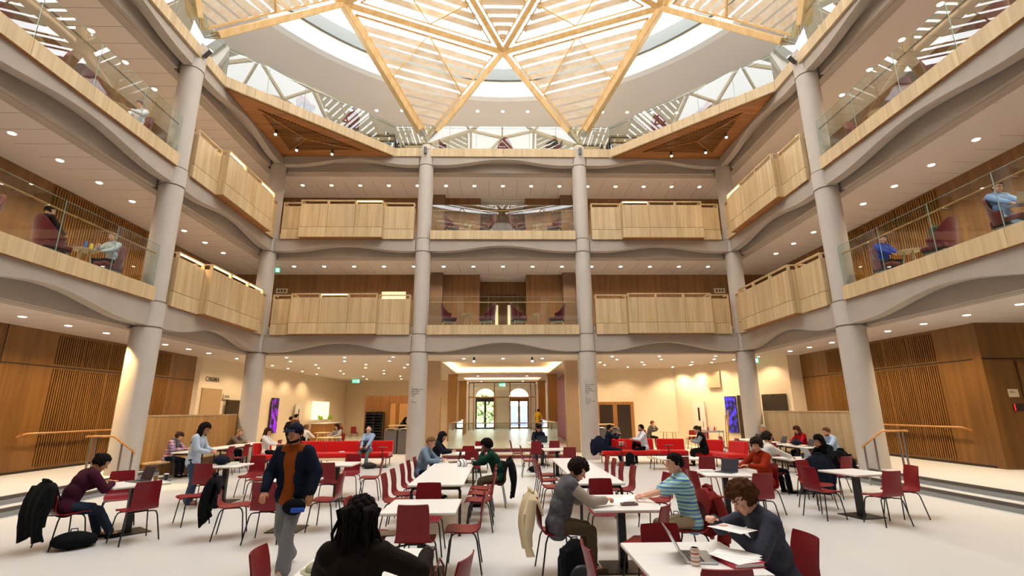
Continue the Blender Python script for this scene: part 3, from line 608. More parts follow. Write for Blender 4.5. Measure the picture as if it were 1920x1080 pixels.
# ---------------------------------------------------------------- furniture
M_red = mat('deep_red_shell', '#7d101a', .38, spec=.3, noise_amt=.04, nscale=3, bump=.04, bscale=90)
M_sofa = mat('bright_red_wool', '#c8130f', .9, noise_amt=.08, nscale=30, bump=.15, bscale=300, sheen=.3)
M_maro = mat('burgundy_upholstery', '#64151f', .85, noise_amt=.1, nscale=20, bump=.2, bscale=200, sheen=.3)
M_lam = mat('white_laminate', '#efede9', .28, noise_amt=.01, nscale=2)
M_ply = mat('birch_ply_edge', '#c9ae84', .5)
M_ash = wood('ash_leg', '#d8c3a0', '#c2a57a', 'z', .5, 14)
M_blk = mat('black_steel', '#121213', .4, noise_amt=.03)
def shell_mesh(parent, m):
    """one-piece chair shell: seat curving up into a tapered back"""
    prof = [(.225, .405, .185), (.21, .425, .2), (.14, .432, .21), (.04, .424, .212), (-.08, .418, .208), (-.155, .432, .2), (-.195, .475, .185), (-.212, .54, .175), (-.225, .63, .175), (-.245, .73, .172), (-.262, .80, .166), (-.27, .828, .158)]
    N = 10; b = MB(); k = len(prof)
    for off in (0, 1):
        for i, (y, z, w_) in enumerate(prof):
            d = Vector((0, prof[min(i+1, k-1)][0]-prof[max(i-1, 0)][0], prof[min(i+1, k-1)][1]-prof[max(i-1, 0)][1])).normalized(); nn = Vector((0, d.z, -d.y))
            for j in range(N+1):
                s = j/N*2-1; back = min(1, max(0, (z-.45)/.2)); dish = .028*back*s*s
                b.v.append((w_*s, y+dish+nn.y*.012*off*(1), z+.006*s*s*(1-back)-(.0)+nn.z*.012*off))
    n_ = (N+1)*k
    for i in range(k-1):
        for j in range(N):
            a = i*(N+1)+j; b.f += [(a, a+1, a+N+2, a+N+1), (n_+a, n_+a+N+1, n_+a+N+2, n_+a+1)]
    for i in range(k-1):
        for j in (0, N):
            a = i*(N+1)+j; b.f.append((a, a+N+1, n_+a+N+1, n_+a))
    for j in range(N):
        for i in (0, k-1):
            a = i*(N+1)+j; b.f.append((a, a+1, n_+a+1, n_+a))
    b.m = [0]*len(b.f); return b.build('seat_shell', m, parent, smooth=True)
def make_chair(shell=None):
    t = thing('red_chair', 'p', 'chair'); shell_mesh(t, shell or M_red)
    for sx in (-1, 1):
        for y, ye in ((.13, .2), (-.12, -.21)):
            MB().tube([(sx*.08, y*.8, .402), (sx*.15, y, .402), (sx*.185, y*1.1, .392), (sx*.2, y*1.25, .35), (sx*.245, ye, .003)], .0095, 8).build('leg', M_blk, t, smooth=True)
    MB().box(-.1, .1, -.1, .1, .4, .412).build('underframe', M_blk, t); return t
CH = make_chair(); CHK = [(c, []) for c in tree(CH)]; NC = 0; CHAIRS = {}
def chair(x, y, deg, label, group=None, z=0, key=None):
    global NC
    rz = math.radians(deg-90)
    if NC == 0: CH.location = (x, y, z); CH.rotation_euler = (0, 0, rz); CH['label'] = label; o = CH
    else: o = dup(CH, (x, y, z), rz, label, parts=CHK); 
    o['group'] = group or 'red cafe chairs'
    NC += 1; return o
def off(x, y, deg, fwd, side=0):
    a = math.radians(deg); return x+math.cos(a)*fwd+math.sin(a)*side, y+math.sin(a)*fwd-math.cos(a)*side
def square_table(x, y, rz, w_, d_, label, z=0, h=.72):
    t = thing('pedestal_table', label, 'table', (x, y, z), math.radians(rz), 'white cafe tables')
    MB().box(-w_/2, w_/2, -d_/2, d_/2, h-.026, h).build('tabletop', [M_lam], t, bevel=.006)
    MB().box(-w_/2+.004, w_/2-.004, -d_/2+.004, d_/2-.004, h-.032, h-.0265).build('ply_edge', M_ply, t)
    MB().box(-.045, .045, -.045, .045, .012, h-.03).build('column', M_blk, t); MB().box(-.25, .25, -.25, .25, 0, .014).build('base_plate', M_blk, t, bevel=.004)
    return t
def long_table(x0, x1, y0, y1, label, z=0, h=.72, top=None, rz=0, leg=None):
    cx, cy = (x0+x1)/2, (y0+y1)/2; w_, d_ = (x1-x0)/2, (y1-y0)/2
    t = thing('long_table', label, 'table', (cx, cy, z), rz, 'long communal tables')
    MB().box(-w_, w_, -d_, d_, h-.026, h).build('tabletop', top or M_lam, t, bevel=.006); MB().box(-w_+.004, w_-.004, -d_+.004, d_-.004, h-.032, h-.0265).build('ply_edge', M_ply, t)
    b = MB(); 
    for s in (-1, 1): b.box(-w_+.06, w_-.06, s*(d_-.08)-.02, s*(d_-.08)+.02, h-.08, h-.032).box(s*(w_-.08)-.02, s*(w_-.08)+.02, -d_+.06, d_-.06, h-.08, h-.032)
    b.build('apron', leg or M_blk, t)
    for sx in (-1, 1):
        for sy in (-1, 1): MB().tube([(sx*(w_-.08), sy*(d_-.08), h-.05), (sx*(w_-.055), sy*(d_-.055), h-.1), (sx*(w_-.05), sy*(d_-.05), 0)], .022, 8).build('leg', leg or M_blk, t, smooth=True)
    return t
square_table(-5.86, 8.35, -38, .76, .76, 'small white table where the woman in the plum sweater works')
square_table(-5.83, 10.95, 0, .78, .76, 'small white table beside the standing long-haired woman')
square_table(-3.45, 8.45, 0, .76, .76, 'small white table hidden behind the walking man')
square_table(-3.55, 11.05, 0, .8, .78, 'small white table in front of the left red sofa')
square_table(-1.0, 6.2, 0, .84, .86, 'empty white table in front of the left long table')
square_table(-1.1, 3.97, 0, .8, .8, 'white table right in front of the person with dreadlocks')
square_table(1.35, 6.32, 0, .82, 1.02, 'white table shared by the denim-vest and striped-shirt students')
square_table(1.33, 4.03, 0, .84, .86, 'nearest white table with an open silver laptop')
square_table(3.8, 8.95, -8, .8, .8, 'white table of the person in the rust sweater')
square_table(3.95, 11.75, 0, .9, .76, 'white table behind the one with the rust sweater')
square_table(6.1, 8.95, 12, .78, .78, 'empty white table near the right steps')
square_table(6.6, 11.4, 0, .86, .76, 'white table between the white-sweater and black-haired women')
square_table(1.5, 14.6, 0, .8, .76, 'white table behind the right long table')
square_table(1.3, 17.4, 0, .95, .8, 'white table where the man in the black cap types')
square_table(-1.0, 13.5, 0, .85, .76, 'white table beyond the left long table')
square_table(-.75, 15.6, 0, .85, .76, 'white table furthest back left of the middle')
long_table(-1.49, -.65, 7.85, 11.55, 'long white communal table with a bicycle helmet at its far end')
long_table(1.07, 1.8, 7.85, 11.85, 'long white communal table on the right of the middle aisle')
for sx, nm in ((-1, 'left'), (1, 'right')):
    for y0, y1, w_ in ((14.35, 15.5, 'nearest the steps'), (15.7, 17.2, 'in the middle'), (17.35, 18.9, 'furthest from the steps')):
        long_table(sx*8.85-.32, sx*8.85+.32, y0, y1, 'white cafe table along the %s bench, %s' % (nm, w_))
P_ = 'deep red shell chair '
CL = [(-5.38, 7.81, 146, 'with its back to the camera at the plum-sweater table'), (-5.25, 8.95, 225, 'on the far right of the plum-sweater table'), (-6.42, 8.85, -52, 'behind the laptop of the plum-sweater woman'), (-6.24, 7.6, 62, 'under the woman in the plum sweater'),
 (-5.9, 10.42, 95, 'with its back to the camera beside the standing woman'), (-5.12, 10.95, 192, 'on the right of the standing woman\'s table'), (-5.6, 11.62, -90, 'on the far side of the standing woman\'s table'),
 (-4.12, 8.02, 20, 'with a black jacket left of the walking man'), (-2.88, 8.45, 180, 'turned sideways right behind the walking man'), (-3.45, 7.72, 90, 'half hidden by the walking man\'s legs'),
 (-3.5, 10.38, 92, 'with its back to the camera in front of the left sofa'), (-2.85, 11.1, 188, 'in profile right of the table before the left sofa'), (-3.5, 11.75, -90, 'facing the camera before the left sofa'),
 (-1.02, 5.86, 90, 'with its back to the camera at the empty middle table'), (-.52, 6.35, 182, 'in profile on the right of the empty middle table'), (-1.08, 7.02, -90, 'between the empty middle table and the left long table'), (-1.62, 6.1, 0, 'on the left of the empty middle table'),
 (-1.62, 3.98, 5, 'on the left of the dreadlocked person\'s table'), (-.55, 3.78, 165, 'with a brown handbag, right of the dreadlocked person'), (-1.0, 3.3, 90, 'under the person with dreadlocks'),
 (-1.72, 8.3, 0, 'on the left side of the left long table, nearest'), (-1.72, 8.95, 0, 'on the left side of the left long table, second'), (-1.72, 9.75, 0, 'on the left side of the left long table, third'), (-1.72, 10.4, 0, 'on the left side of the left long table, fourth'), (-1.72, 11.15, 0, 'under the man in the pale blue shirt at the long table'),
 (-.42, 8.3, 180, 'on the right side of the left long table, nearest'), (-.42, 8.95, 180, 'on the right side of the left long table, second'), (-.42, 9.5, 180, 'on the right side of the left long table, third'), (-.2, 10.2, 178, 'under the man in the green sweater'),
 (2.05, 9.2, 182, 'on the right side of the right long table, nearest'), (2.0, 9.85, 180, 'on the right side of the right long table, second'), (2.0, 10.5, 180, 'on the right side of the right long table, third'), (2.0, 11.15, 180, 'on the right side of the right long table, furthest'),
 (.85, 11.3, 0, 'on the left side of the right long table, furthest'), (.85, 10.5, 0, 'left of the right long table, second from its far end'), (.85, 9.6, 0, 'left of the right long table, third from its far end'),
 (1.35, 7.3, -90, 'between the students\' table and the right long table'), (.55, 6.2, 5, 'with a cream jacket under the denim-vest student'), (2.12, 6.25, 182, 'under the student in the striped shirt'), (1.45, 5.62, 145, 'turned aside at the near end of the students\' table'),
 (1.3, 4.38, -88, 'facing the camera behind the silver laptop'), (1.33, 3.6, 90, 'with its back to the camera at the nearest table'), (.78, 3.98, 2, 'seen edge-on left of the nearest table'), (2.12, 4.22, 182, 'under the curly-haired student'), (2.3, 8.1, 185, 'standing alone between the aisle tables'),
 (4.6, 9.25, 195, 'under the person in the rust sweater'), (3.25, 8.45, 10, 'on the left of the rust-sweater table'), (3.95, 8.2, 95, 'at the near side of the rust-sweater table'), (3.7, 11.0, 90, 'with its back to the camera behind the rust-sweater table, left'), (4.25, 11.0, 90, 'with its back to the camera behind the rust-sweater table, right'),
 (6.07, 8.32, 98, 'with its back to the camera at the empty right table'), (6.8, 8.85, 176, 'on the right of the empty right table'), (5.4, 8.85, 14, 'on the left of the empty right table'), (5.8, 9.65, -70, 'on the far side of the empty right table'),
 (5.85, 11.3, 5, 'under the woman in the white sweater'), (7.35, 11.5, 182, 'under the black-haired woman by the right column'), (6.4, 10.72, 90, 'with a navy coat over its back'), (7.0, 10.75, 110, 'beside the chair with the navy coat'),
 (8.15, 14.9, 0, 'facing the right bench, nearest'), (8.15, 16.1, 0, 'facing the right bench, second'), (8.15, 17.2, 0, 'facing the right bench, third'), (8.15, 18.5, 0, 'facing the right bench, furthest'),
 (-8.15, 15.1, 180, 'facing the left bench, nearest'), (-8.15, 16.0, 180, 'facing the left bench, middle'), (-8.15, 18.3, 180, 'facing the left bench, furthest'),
 (1.75, 13.95, 90, 'back to the camera at the table behind the right long table'), (.7, 14.45, 0, 'in profile left of the table behind the right long table'), (1.05, 16.68, 90, 'before the laptop of the man in the black cap'), (1.62, 16.75, 95, 'to the right of the man in the black cap'), (.45, 17.0, 5, 'left of the table of the man in the black cap'), (1.25, 18.15, -90, 'under the man in the black cap'),
 (-.8, 12.8, 90, 'with its back to the camera beyond the left long table'), (-1.0, 14.2, -90, 'on the far side of the table beyond the left long table'), (-1.72, 13.4, 0, 'under the dark-haired woman beyond the left long table'), (-.75, 16.3, -90, 'furthest back left of the middle')]
for x, y, a, l in CL: chair(x, y, a, P_+l)
for i, (x, y, a) in enumerate(((-10.4, 33.0, 90), (-9.6, 33.2, 90), (-8.7, 33.2, 60))): chair(x, y, a, P_+('leftmost of three far back in the foyer', 'middle of three far back in the foyer', 'rightmost of three far back in the foyer')[i])
for x, y, a, l in ((9.0, 24.2, 90, 'beside the round table in the right foyer, left one'), (9.55, 24.1, 90, 'beside the round table in the right foyer, right one'), (7.2, 24.9, 0, 'under the man in the checked shirt')): chair(x, y, a, P_+l)
# sofas: runs of separate seats with buttoned backs on slim black frames
def sofa(name, label, pts, loc):
    t = thing('red_sofa', label, 'sofa', (loc[0], loc[1], 0))
    for i in range(len(pts)-1):
        p, q = Vector(pts[i])-Vector(loc), Vector(pts[i+1])-Vector(loc); d = (q-p); L_ = d.length; d.normalize(); nn = Vector((-d.y, d.x)); e = .006
        c = (p+q)/2; 
        MB().obox((c.x+nn.x*.34, c.y+nn.y*.34, .365), (d.x*(L_/2-e), d.y*(L_/2-e), 0), (nn.x*.36, nn.y*.36, 0), (0, 0, .075)).build('seat_cushion', M_sofa, t, bevel=.045, seg=4, smooth=True)
        MB().obox((c.x+nn.x*.68, c.y+nn.y*.68, .6), (d.x*(L_/2-e), d.y*(L_/2-e), 0), (nn.x*.075, nn.y*.075, .0), (nn.x*.03, nn.y*.03, .19)).build('back_cushion', M_sofa, t, bevel=.045, seg=4, smooth=True)
        MB().obox((c.x+nn.x*.36, c.y+nn.y*.36, .275), (d.x*(L_/2), d.y*(L_/2), 0), (nn.x*.33, nn.y*.33, 0), (0, 0, .012)).build('frame', M_blk, t)
        for s in (-1, 1):
            for v in (.06, .66): k = c+d*s*(L_/2-.1)+nn*v; MB().tube([(k.x, k.y, .27), (k.x, k.y, 0)], .014, 8).build('leg', M_blk, t)
    return t
sofa('s', 'long bright red sofa on the left with a man and a laptop', [(-7.6, 16.7), (-7.3, 17.3), (-6.2, 17.3), (-5.05, 17.3), (-3.85, 17.3)], (-6, 17.3))
sofa('s', 'long curved red sofa on the right with three men', [(3.35, 17.35), (4.3, 17.35), (5.3, 17.35), (6.25, 17.2), (6.75, 16.5), (6.95, 15.7)], (5, 17.3))
def swivel_table(x, y, label, h=.62):
    t = thing('swivel_side_table', label, 'side table', (x, y, 0)); MB().lathe((0, 0, 0), [(.19, 0), (.19, .012), (.02, .015)], 24).build('base', M_blk, t); MB().tube([(0, 0, .01), (0, 0, h)], .016, 8).build('column', M_blk, t)
    MB().lathe((0, 0, h), [(.17, 0), (.17, .014)], 24).build('tabletop', M_blk, t); return t
swivel_table(3.93, 17.05, 'small black round table with two cups before the right sofa'); swivel_table(5.5, 17.0, 'small black round table left empty before the right sofa'); swivel_table(-4.0, 17.05, 'small black swivel table at the right end of the left sofa')
def coffee_table(x, y, w_, d_, label):
    t = thing('coffee_table', label, 'table', (x, y, 0)); MB().box(-w_/2, w_/2, -d_/2, d_/2, .33, .355).build('tabletop', M_oakx, t, bevel=.008)
    for sx in (-1, 1):
        for sy in (-1, 1): MB().tube([(sx*(w_/2-.12), sy*(d_/2-.1), .33), (sx*(w_/2-.08), sy*(d_/2-.07), 0)], .011, 6).build('leg', M_blk, t)
coffee_table(5.0, 15.9, 1.0, .55, 'low oak coffee table in front of the right sofa'); coffee_table(-5.3, 16.2, 1.1, .55, 'low oak coffee table in front of the left sofa')
# armchairs of the galleries
def make_armchair(m):
    t = thing('armchair', 'p', 'armchair'); N = 20; b = MB()
    for o_ in (0, 1):
        for i in range(N+1):
            a = PI*(-.08+1.16*i/N); k = math.sin(a) if 0 < a < PI else 0; top = .56+.46*max(0, k)**1.6
            for j in range(5):
                z = .30+(top-.30)*j/4; r = (.33-.055*o_)+.03*j/4; b.v.append((math.cos(a)*r*1.02, -math.sin(a)*r*(.82+.12*j/4)-.0, z-.01*o_))
    n_ = (N+1)*5
    for i in range(N):
        for j in range(4): a = i*5+j; b.f += [(a, a+1, a+6, a+5), (n_+a, n_+a+5, n_+a+6, n_+a+1)]
        b.f += [(i*5+4, i*5+9, n_+i*5+9, n_+i*5+4), (i*5, n_+i*5, n_+i*5+5, i*5+5)]
    for i in (0, N):
        for j in range(4): a = i*5+j; b.f.append((a, a+1, n_+a+1, n_+a))
    b.m = [0]*len(b.f); b.build('back_shell', m, t, smooth=True, bevel=.012)
    MB().box(-.27, .27, -.24, .33, .3, .43).build('seat_cushion', m, t, bevel=.05, seg=4, smooth=True); MB().box(-.25, .25, -.22, .28, .255, .3).build('frame', M_blk, t)
    for sx in (-1, 1):
        for y, ye in ((.22, .28), (-.18, -.27)): MB().tube([(sx*.2, y, .28), (sx*.25, ye, 0)], [.02, .013], 8).build('leg', M_ash, t, smooth=True)
    return t
AC = make_armchair(M_maro); ACK = [(c, []) for c in tree(AC)]; NA = 0
def armchair(x, y, z, deg, label):
    global NA
    rz = math.radians(deg-90)
    if NA == 0: AC.location = (x, y, z); AC.rotation_euler = (0, 0, rz); AC['label'] = label
    else: dup(AC, (x, y, z), rz, label, parts=ACK)
    NA += 1
AC['group'] = 'burgundy gallery armchairs'
def make_side():
    t = thing('round_side_table', 'p', 'side table'); MB().lathe((0, 0, .53), [(.25, 0), (.27, .012), (.27, .025)], 28).build('tabletop', M_ply, t)
    for k in range(3): a = k*2*PI/3+.5; MB().tube([(.1*math.cos(a), .1*math.sin(a), .53), (.2*math.cos(a), .2*math.sin(a), 0)], [.02, .014], 8).build('leg', M_ash, t)
    return t
SD = make_side(); SDK = [(c, []) for c in tree(SD)]; NS = 0
def side_table(x, y, z, label):
    global NS
    if NS == 0: SD.location = (x, y, z); SD['label'] = label
    else: dup(SD, (x, y, z), 0, label, parts=SDK)
    NS += 1
SD['group'] = 'round wooden gallery tables'
ZL = [5.06, 9.0, 12.76]; FLN = ('first', 'second', 'top')
for lv in (0, 1):
    z = ZL[lv]
    for i, (x, a) in enumerate(((-2.25, 15), (-.62, 165), (.62, 15), (2.25, 165))): armchair(x, 19.75, z, a, 'burgundy armchair behind the back glass, %s floor, %s' % (FLN[lv], ('leftmost', 'left of centre', 'right of centre', 'rightmost')[i]))
    for i, x in enumerate((-1.43, 1.43)): side_table(x, 19.7, z, 'round three-legged table behind the back glass, %s floor, %s pair' % (FLN[lv], ('left', 'right')[i]))
for sx, nm in ((-1, 'left'), (1, 'right')):
    for lv, lst in ((0, ((12.25, 1), (10.6, -1), (9.0, 1), (7.6, -1))), (1, ((12.3, 1), (10.9, -1), (9.6, 1), (8.4, -1)))):
        for i, (y, s) in enumerate(lst):
            armchair(sx*10.2, y, ZL[lv], -90*s+(12*sx), 'burgundy armchair behind the %s glass, %s floor, %s from the front column' % (nm, FLN[lv], ('first', 'second', 'third', 'fourth')[i]))
        for i, y in enumerate((11.45, 8.3 if lv == 0 else 9.0)): side_table(sx*10.15, y, ZL[lv], 'round three-legged table behind the %s glass, %s floor, %s one' % (nm, FLN[lv], ('farther', 'nearer')[i]))
M_dgrey = mat('charcoal_felt', '#2c2d31', .9)
for i, (x, y, a) in enumerate(((-7.6, 16.7, -45), (-6.3, 18.1, 135), (-2.6, 20.0, 0), (2.4, 20.0, 180), (0.1, 20.1, 90), (6.6, 18.2, 45), (7.9, 16.9, 200), (-10.2, 12.0, -90), (10.2, 11.8, -90))):
    armchair(x, y, ZL[2], a, 'burgundy armchair on the top floor, '+('by the left diagonal glass, nearer', 'by the left diagonal glass, farther', 'left behind the back glass', 'right behind the back glass', 'in the middle behind the back glass', 'by the right diagonal glass, farther', 'by the right diagonal glass, nearer', 'above the left front column', 'above the right front column')[i])
for i, (x, y) in enumerate(((-5.4, 19.5), (5.4, 19.5), (3.9, 20.2), (-3.9, 20.2))):
    long_table(x-.7, x+.7, y-.3, y+.3, 'dark high table on the top floor, '+('at the left diagonal glass', 'at the right diagonal glass', 'right of the middle', 'left of the middle')[i], ZL[2], .78, M_dgrey)

# ---------------------------------------------------------------- small things
M_silver = mat('silver_aluminium', '#b9babd', .3, .8, .02); M_dark = mat('dark_plastic', '#1d1f24', .4); M_paper = mat('white_paper', '#f4f2ee', .8, noise_amt=.01)
M_screen = mat('laptop_screen', '#3a3a44', .15)
def laptop(x, y, z, deg, label, m=None, open_=112, w_=.32):
    t = thing('laptop', label, 'laptop', (x, y, z), math.radians(deg-90)); m = m or M_silver    # user sits at -Y, screen faces -Y
    MB().box(-w_/2, w_/2, -.11, .11, 0, .014).build('base', m, t, bevel=.004)
    k = MB(); [k.box(-w_*.42+j*w_*.07, -w_*.42+j*w_*.07+w_*.058, -.02+i*.022, -.004+i*.022, .014, .0165) for i in range(5) for j in range(12)]; k.build('keyboard', M_dark, t)
    a = math.radians(open_-90); hy = .11; d = Vector((0, math.sin(a), math.cos(a))); nn = Vector((0, -math.cos(a), math.sin(a))); c = Vector((0, hy, .012))+d*.11
    l = MB().obox(c, (w_/2, 0, 0), d*.11, nn*.004).build('lid', m, t, bevel=.003); MB().obox(c+nn*.0045, (w_/2-.01, 0, 0), d*.1, nn*.0008).build('screen', M_screen, l); return t
def cup(x, y, z, label, m=None, h=.11, r=.035, lid=True):
    t = thing('paper_cup', label, 'cup', (x, y, z)); MB().lathe((0, 0, 0), [(r*.75, 0), (r, h*.93), (r*.9, h*.95)], 20).build('body', m or mat('kraft_cup', '#b7a184', .7), t, smooth=True)
    if lid: MB().lathe((0, 0, h*.95), [(r*1.06, 0), (r*1.04, .01), (r*.8, .014)], 20).build('lid', mat('cup_lid', '#e9e6e0', .4), t)
    return t
def sheets(x, y, z, deg, label, n_=3, w_=.21, h=.297, m=None):
    t = thing('papers', label, 'papers', (x, y, z), math.radians(deg))
    for i in range(n_):
        o = MB().obox(((i-1)*.03, (i-1)*.02, .001+i*.0015), (w_/2*math.cos(i*.2), w_/2*math.sin(i*.2), 0), (-h/2*math.sin(i*.2), h/2*math.cos(i*.2), 0), (0, 0, .0006)).build('sheet', m or M_paper, t)
    return t
def book(x, y, z, deg, label, m, w_=.16, h=.23, th=.025):
    t = thing('book', label, 'book', (x, y, z), math.radians(deg)); MB().box(-w_/2, w_/2, -h/2, h/2, 0, .003).box(-w_/2, w_/2, -h/2, h/2, th-.003, th).box(-w_/2, -w_/2+.004, -h/2, h/2, 0, th).build('cover', m, t); MB().box(-w_/2+.004, w_/2-.005, -h/2+.004, h/2-.004, .003, th-.003).build('pages', M_paper, t); return t
def backpack(x, y, z, deg, label, m, s=1.0, lie=False, m2=None):
    t = thing('backpack', label, 'bag', (x, y, z), math.radians(deg))
    b = MB(); 
    if lie: b.ball((0, 0, .11*s), (.24*s, .17*s, .11*s), 16, 10); b.ball((.14*s, .03, .09*s), (.14*s, .13*s, .09*s), 14, 8)
    else: b.ball((0, 0, .22*s), (.15*s, .1*s, .22*s), 16, 12); b.box(-.13*s, .13*s, -.07*s, .07*s, .01, .36*s)
    o = b.build('body', m, t, smooth=True); r = o.modifiers.new('r', 'REMESH'); r.mode = 'VOXEL'; r.voxel_size = .016; r.use_smooth_shade = True; q = o.modifiers.new('s', 'SMOOTH'); q.iterations = 4
    pk = MB(); pk.ball((0, -.09*s, .14*s) if not lie else (-.05, -.12*s, .1*s), (.11*s, .05*s, .11*s if not lie else .07*s), 14, 8); pk.build('pocket', m2 or m, t, smooth=True)
    zz = .4*s if not lie else .2*s; MB().tube([(-.04, .02, zz), (-.035, .02, zz+.05), (.035, .02, zz+.05), (.04, .02, zz)], .009, 6).build('handle', M_dark, t, smooth=True)
    for sx in (-1, 1): MB().tube([(sx*.07*s, .08*s, .36*s), (sx*.1*s, .13*s, .25*s), (sx*.11*s, .12*s, .1*s), (sx*.12*s, .07*s, .04)] if not lie else [(sx*.1*s, .1*s, .17*s), (sx*.2*s, .2*s, .06*s), (sx*.24*s, .12*s, .02), (sx*.2*s, .05, .05)], .012*s, 6).build('strap', M_dark, t, smooth=True)
    return t
def draped(x, y, deg, label, m, z=0, drop=.5, wdt=.25, cat='jacket', front=.12, sleeve=True, th=.022, seed=1):
    """a coat hung over a chair back, sagging in folds"""
    t = thing('jacket', label, cat, (x, y, z), math.radians(deg-90)); rr = random.Random(seed)
    path = [(-.19, .84-front), (-.215, .78), (-.24, .85), (-.285, .868), (-.32, .84)]+[(-.335-.05*math.sin(i/6*3), .84-drop*i/7) for i in range(1, 8)]; N = 16; b = MB(); k = len(path)
    for o_ in (0, 1):
        for i, (py, pz) in enumerate(path):
            for j in range(N+1):
                s = j/N*2-1; f = max(0, i-3)/7; w2 = wdt*(.8+.25*f+.05*math.sin(i*1.7)); fo = .03*f*math.sin(s*9+seed+i*.3)
                b.v.append((w2*s, py+fo-(th if i > 2 else -th)*o_, pz-(.09*abs(s)**3 if i < 6 else .0)+.03*f*math.sin(s*5+seed)-(.06*f*abs(s))+(th*o_*.6 if i in (2, 3) else 0)))
    n_ = (N+1)*k
    for i in range(k-1):
        for j in range(N): a = i*(N+1)+j; b.f += [(a, a+1, a+N+2, a+N+1), (n_+a, n_+a+N+1, n_+a+N+2, n_+a+1)]
        for j in (0, N): a = i*(N+1)+j; b.f.append((a, a+N+1, n_+a+N+1, n_+a))
    for j in range(N):
        for i in (0, k-1): a = i*(N+1)+j; b.f.append((a, a+1, n_+a+1, n_+a))
    b.m = [0]*len(b.f); b.build('body', m, t, smooth=True)
    if sleeve:
        for sx in (-1, 1): MB().tube([(sx*wdt*.85, -.3, .8), (sx*wdt*1.05, -.33, .62), (sx*wdt*1.0, -.36, .45), (sx*wdt*.95, -.35, .33)], [.05, .055, .05, .045], 10).build('sleeve', m, t, smooth=True)
    MB().tube([(-.1, -.27, .87), (-.06, -.3, .9), (.06, -.3, .9), (.1, -.27, .87)], .02, 8).build('collar', m, t, smooth=True); return t
M_bc = mat('black_cloth', '#0f1013', .9, noise_amt=.1, bump=.3, bscale=40); M_navy = mat('navy_cloth', '#161c2b', .88, bump=.2, bscale=60); M_cream = mat('cream_denim', '#d9c7a4', .85, bump=.3, bscale=60); M_rust = mat('rust_red_cloth', '#7d2420', .85, bump=.3, bscale=60)
M_olive = mat('olive_canvas', '#3f4230', .85, bump=.2, bscale=80)
T_ = .72
laptop(-5.92, 8.5, T_, 62, 'dark-screened laptop of the woman in the plum sweater', mat('grey_lid', '#68656a', .4, .5), 105, .32)
cup(-5.55, 8.35, T_, 'brown cup on the plum-sweater table', mat('amber_drink', '#8c6a34', .3), lid=False); cup(-5.6, 8.68, T_, 'black cup behind the laptop lid', M_dark, .09)
book(-6.15, 8.15, T_, 50, 'yellow book under the hands of the plum-sweater woman', mat('yellow_cover', '#d8b32c', .6))
book(-5.7, 11.0, T_, 20, 'stack-topping pale book on the standing woman\'s table', mat('pale_green_cover', '#c9cdb0', .6), th=.05); backpack(-6.0, 11.05, T_, 80, 'dark soft bag lying on the standing woman\'s table', M_navy, .8, True)
draped(-6.24, 7.6, 62, 'long black coat over the chair of the plum-sweater woman', M_bc, drop=.66, wdt=.28, seed=3); backpack(-5.95, 7.45, 0, 30, 'black bag slumped on the floor behind the plum-sweater woman', M_bc, 1.0, True)
draped(-4.12, 8.02, 20, 'black jacket hanging on the chair left of the walking man', M_bc, drop=.55, seed=5); draped(-.2, 10.2, 178, 'long black coat over the chair of the green-sweater man', M_bc, drop=.62, wdt=.28, seed=6)
backpack(-5.6, 10.3, 0, 60, 'black satchel leaning by the chair of the standing woman', M_bc, .7)
draped(.55, 6.2, 5, 'cream denim jacket over the chair of the vest student', M_cream, drop=.55, wdt=.24, seed=8); draped(2.12, 6.25, 182, 'rust red jacket over the chair of the striped-shirt student', M_rust, drop=.5, wdt=.25, seed=9)
draped(6.4, 10.72, 90, 'navy coat hung over a chair back by the white-sweater woman', M_navy, drop=.68, wdt=.24, seed=10); draped(7.35, 11.5, 182, 'black coat behind the black-haired woman', M_bc, drop=.5, seed=11)
t = thing('bicycle_helmet', 'white and black vented bicycle helmet on the long table', 'helmet', (-.86, 10.35, T_), .5)
b = MB(); b.ball((0, 0, .055), (.1, .14, .085), 20, 12); b.build('shell', striped('helmet_bands', ['#f0f0f0', '#f0f0f0', '#17181a', '#f0f0f0'], 'x', .055), t, smooth=True); MB().tube([(-.08, 0, .03), (-.05, .02, .0), (.05, .02, .0), (.08, 0, .03)], .006, 6).build('strap', M_dark, t)
cup(-.68, 10.75, T_, 'lidded paper cup beside the bicycle helmet', mat('grey_cup', '#9a9088', .6)); laptop(-1.1, 11.1, T_, 12, 'bronze laptop seen from the side on the long table', mat('bronze_lid', '#7a6248', .4, .5), 100)
sheets(1.3, 6.4, T_, 15, 'loose white worksheets between the two students', 4); sheets(1.6, 6.6, T_, 70, 'open white notebook on the students\' table', 2)
t = thing('pencil_case', 'clear pencil case with pens on the students\' table', 'pencil case', (1.4, 6.08, T_), .1); MB().box(-.1, .1, -.035, .035, 0, .03).build('body', mat('clear_brown_plastic', '#6e5650', .3), t, bevel=.01); 
for i in range(4): MB().tube([(-.08+.01*i, -.02+.013*i, .034), (.07, -.022+.013*i, .036)], .004, 6).build('pen', mat('pen_%d' % i, ('#30343c', '#8c2b2b', '#3a4a7a', '#d8d8d8')[i], .4), t)
tag(MB().tube([(1.0, 6.3, .78), (1.02, 6.34, .9)], .004, 6).build('pen', M_dark), 'black pen upright in the hand of the vest student', 'pen')
laptop(1.38, 4.0, T_, 172, 'open silver laptop on the nearest table', M_silver, 118, .33)
t = thing('drink_can', 'copper and white drink can in front of the silver laptop', 'can', (1.3, 3.82, T_)); MB().lathe((0, 0, 0), [(.026, 0), (.031, .008), (.031, .105), (.026, .118)], 24).build('body', striped('can_bands', ['#d9b9a4', '#efe6de', '#b6705a', '#e9d9cc'], 'z', .05, rough=.3), t, smooth=True); MB().lathe((0, 0, .116), [(.026, 0), (.024, .002)], 20).build('lid', M_chrome, t)
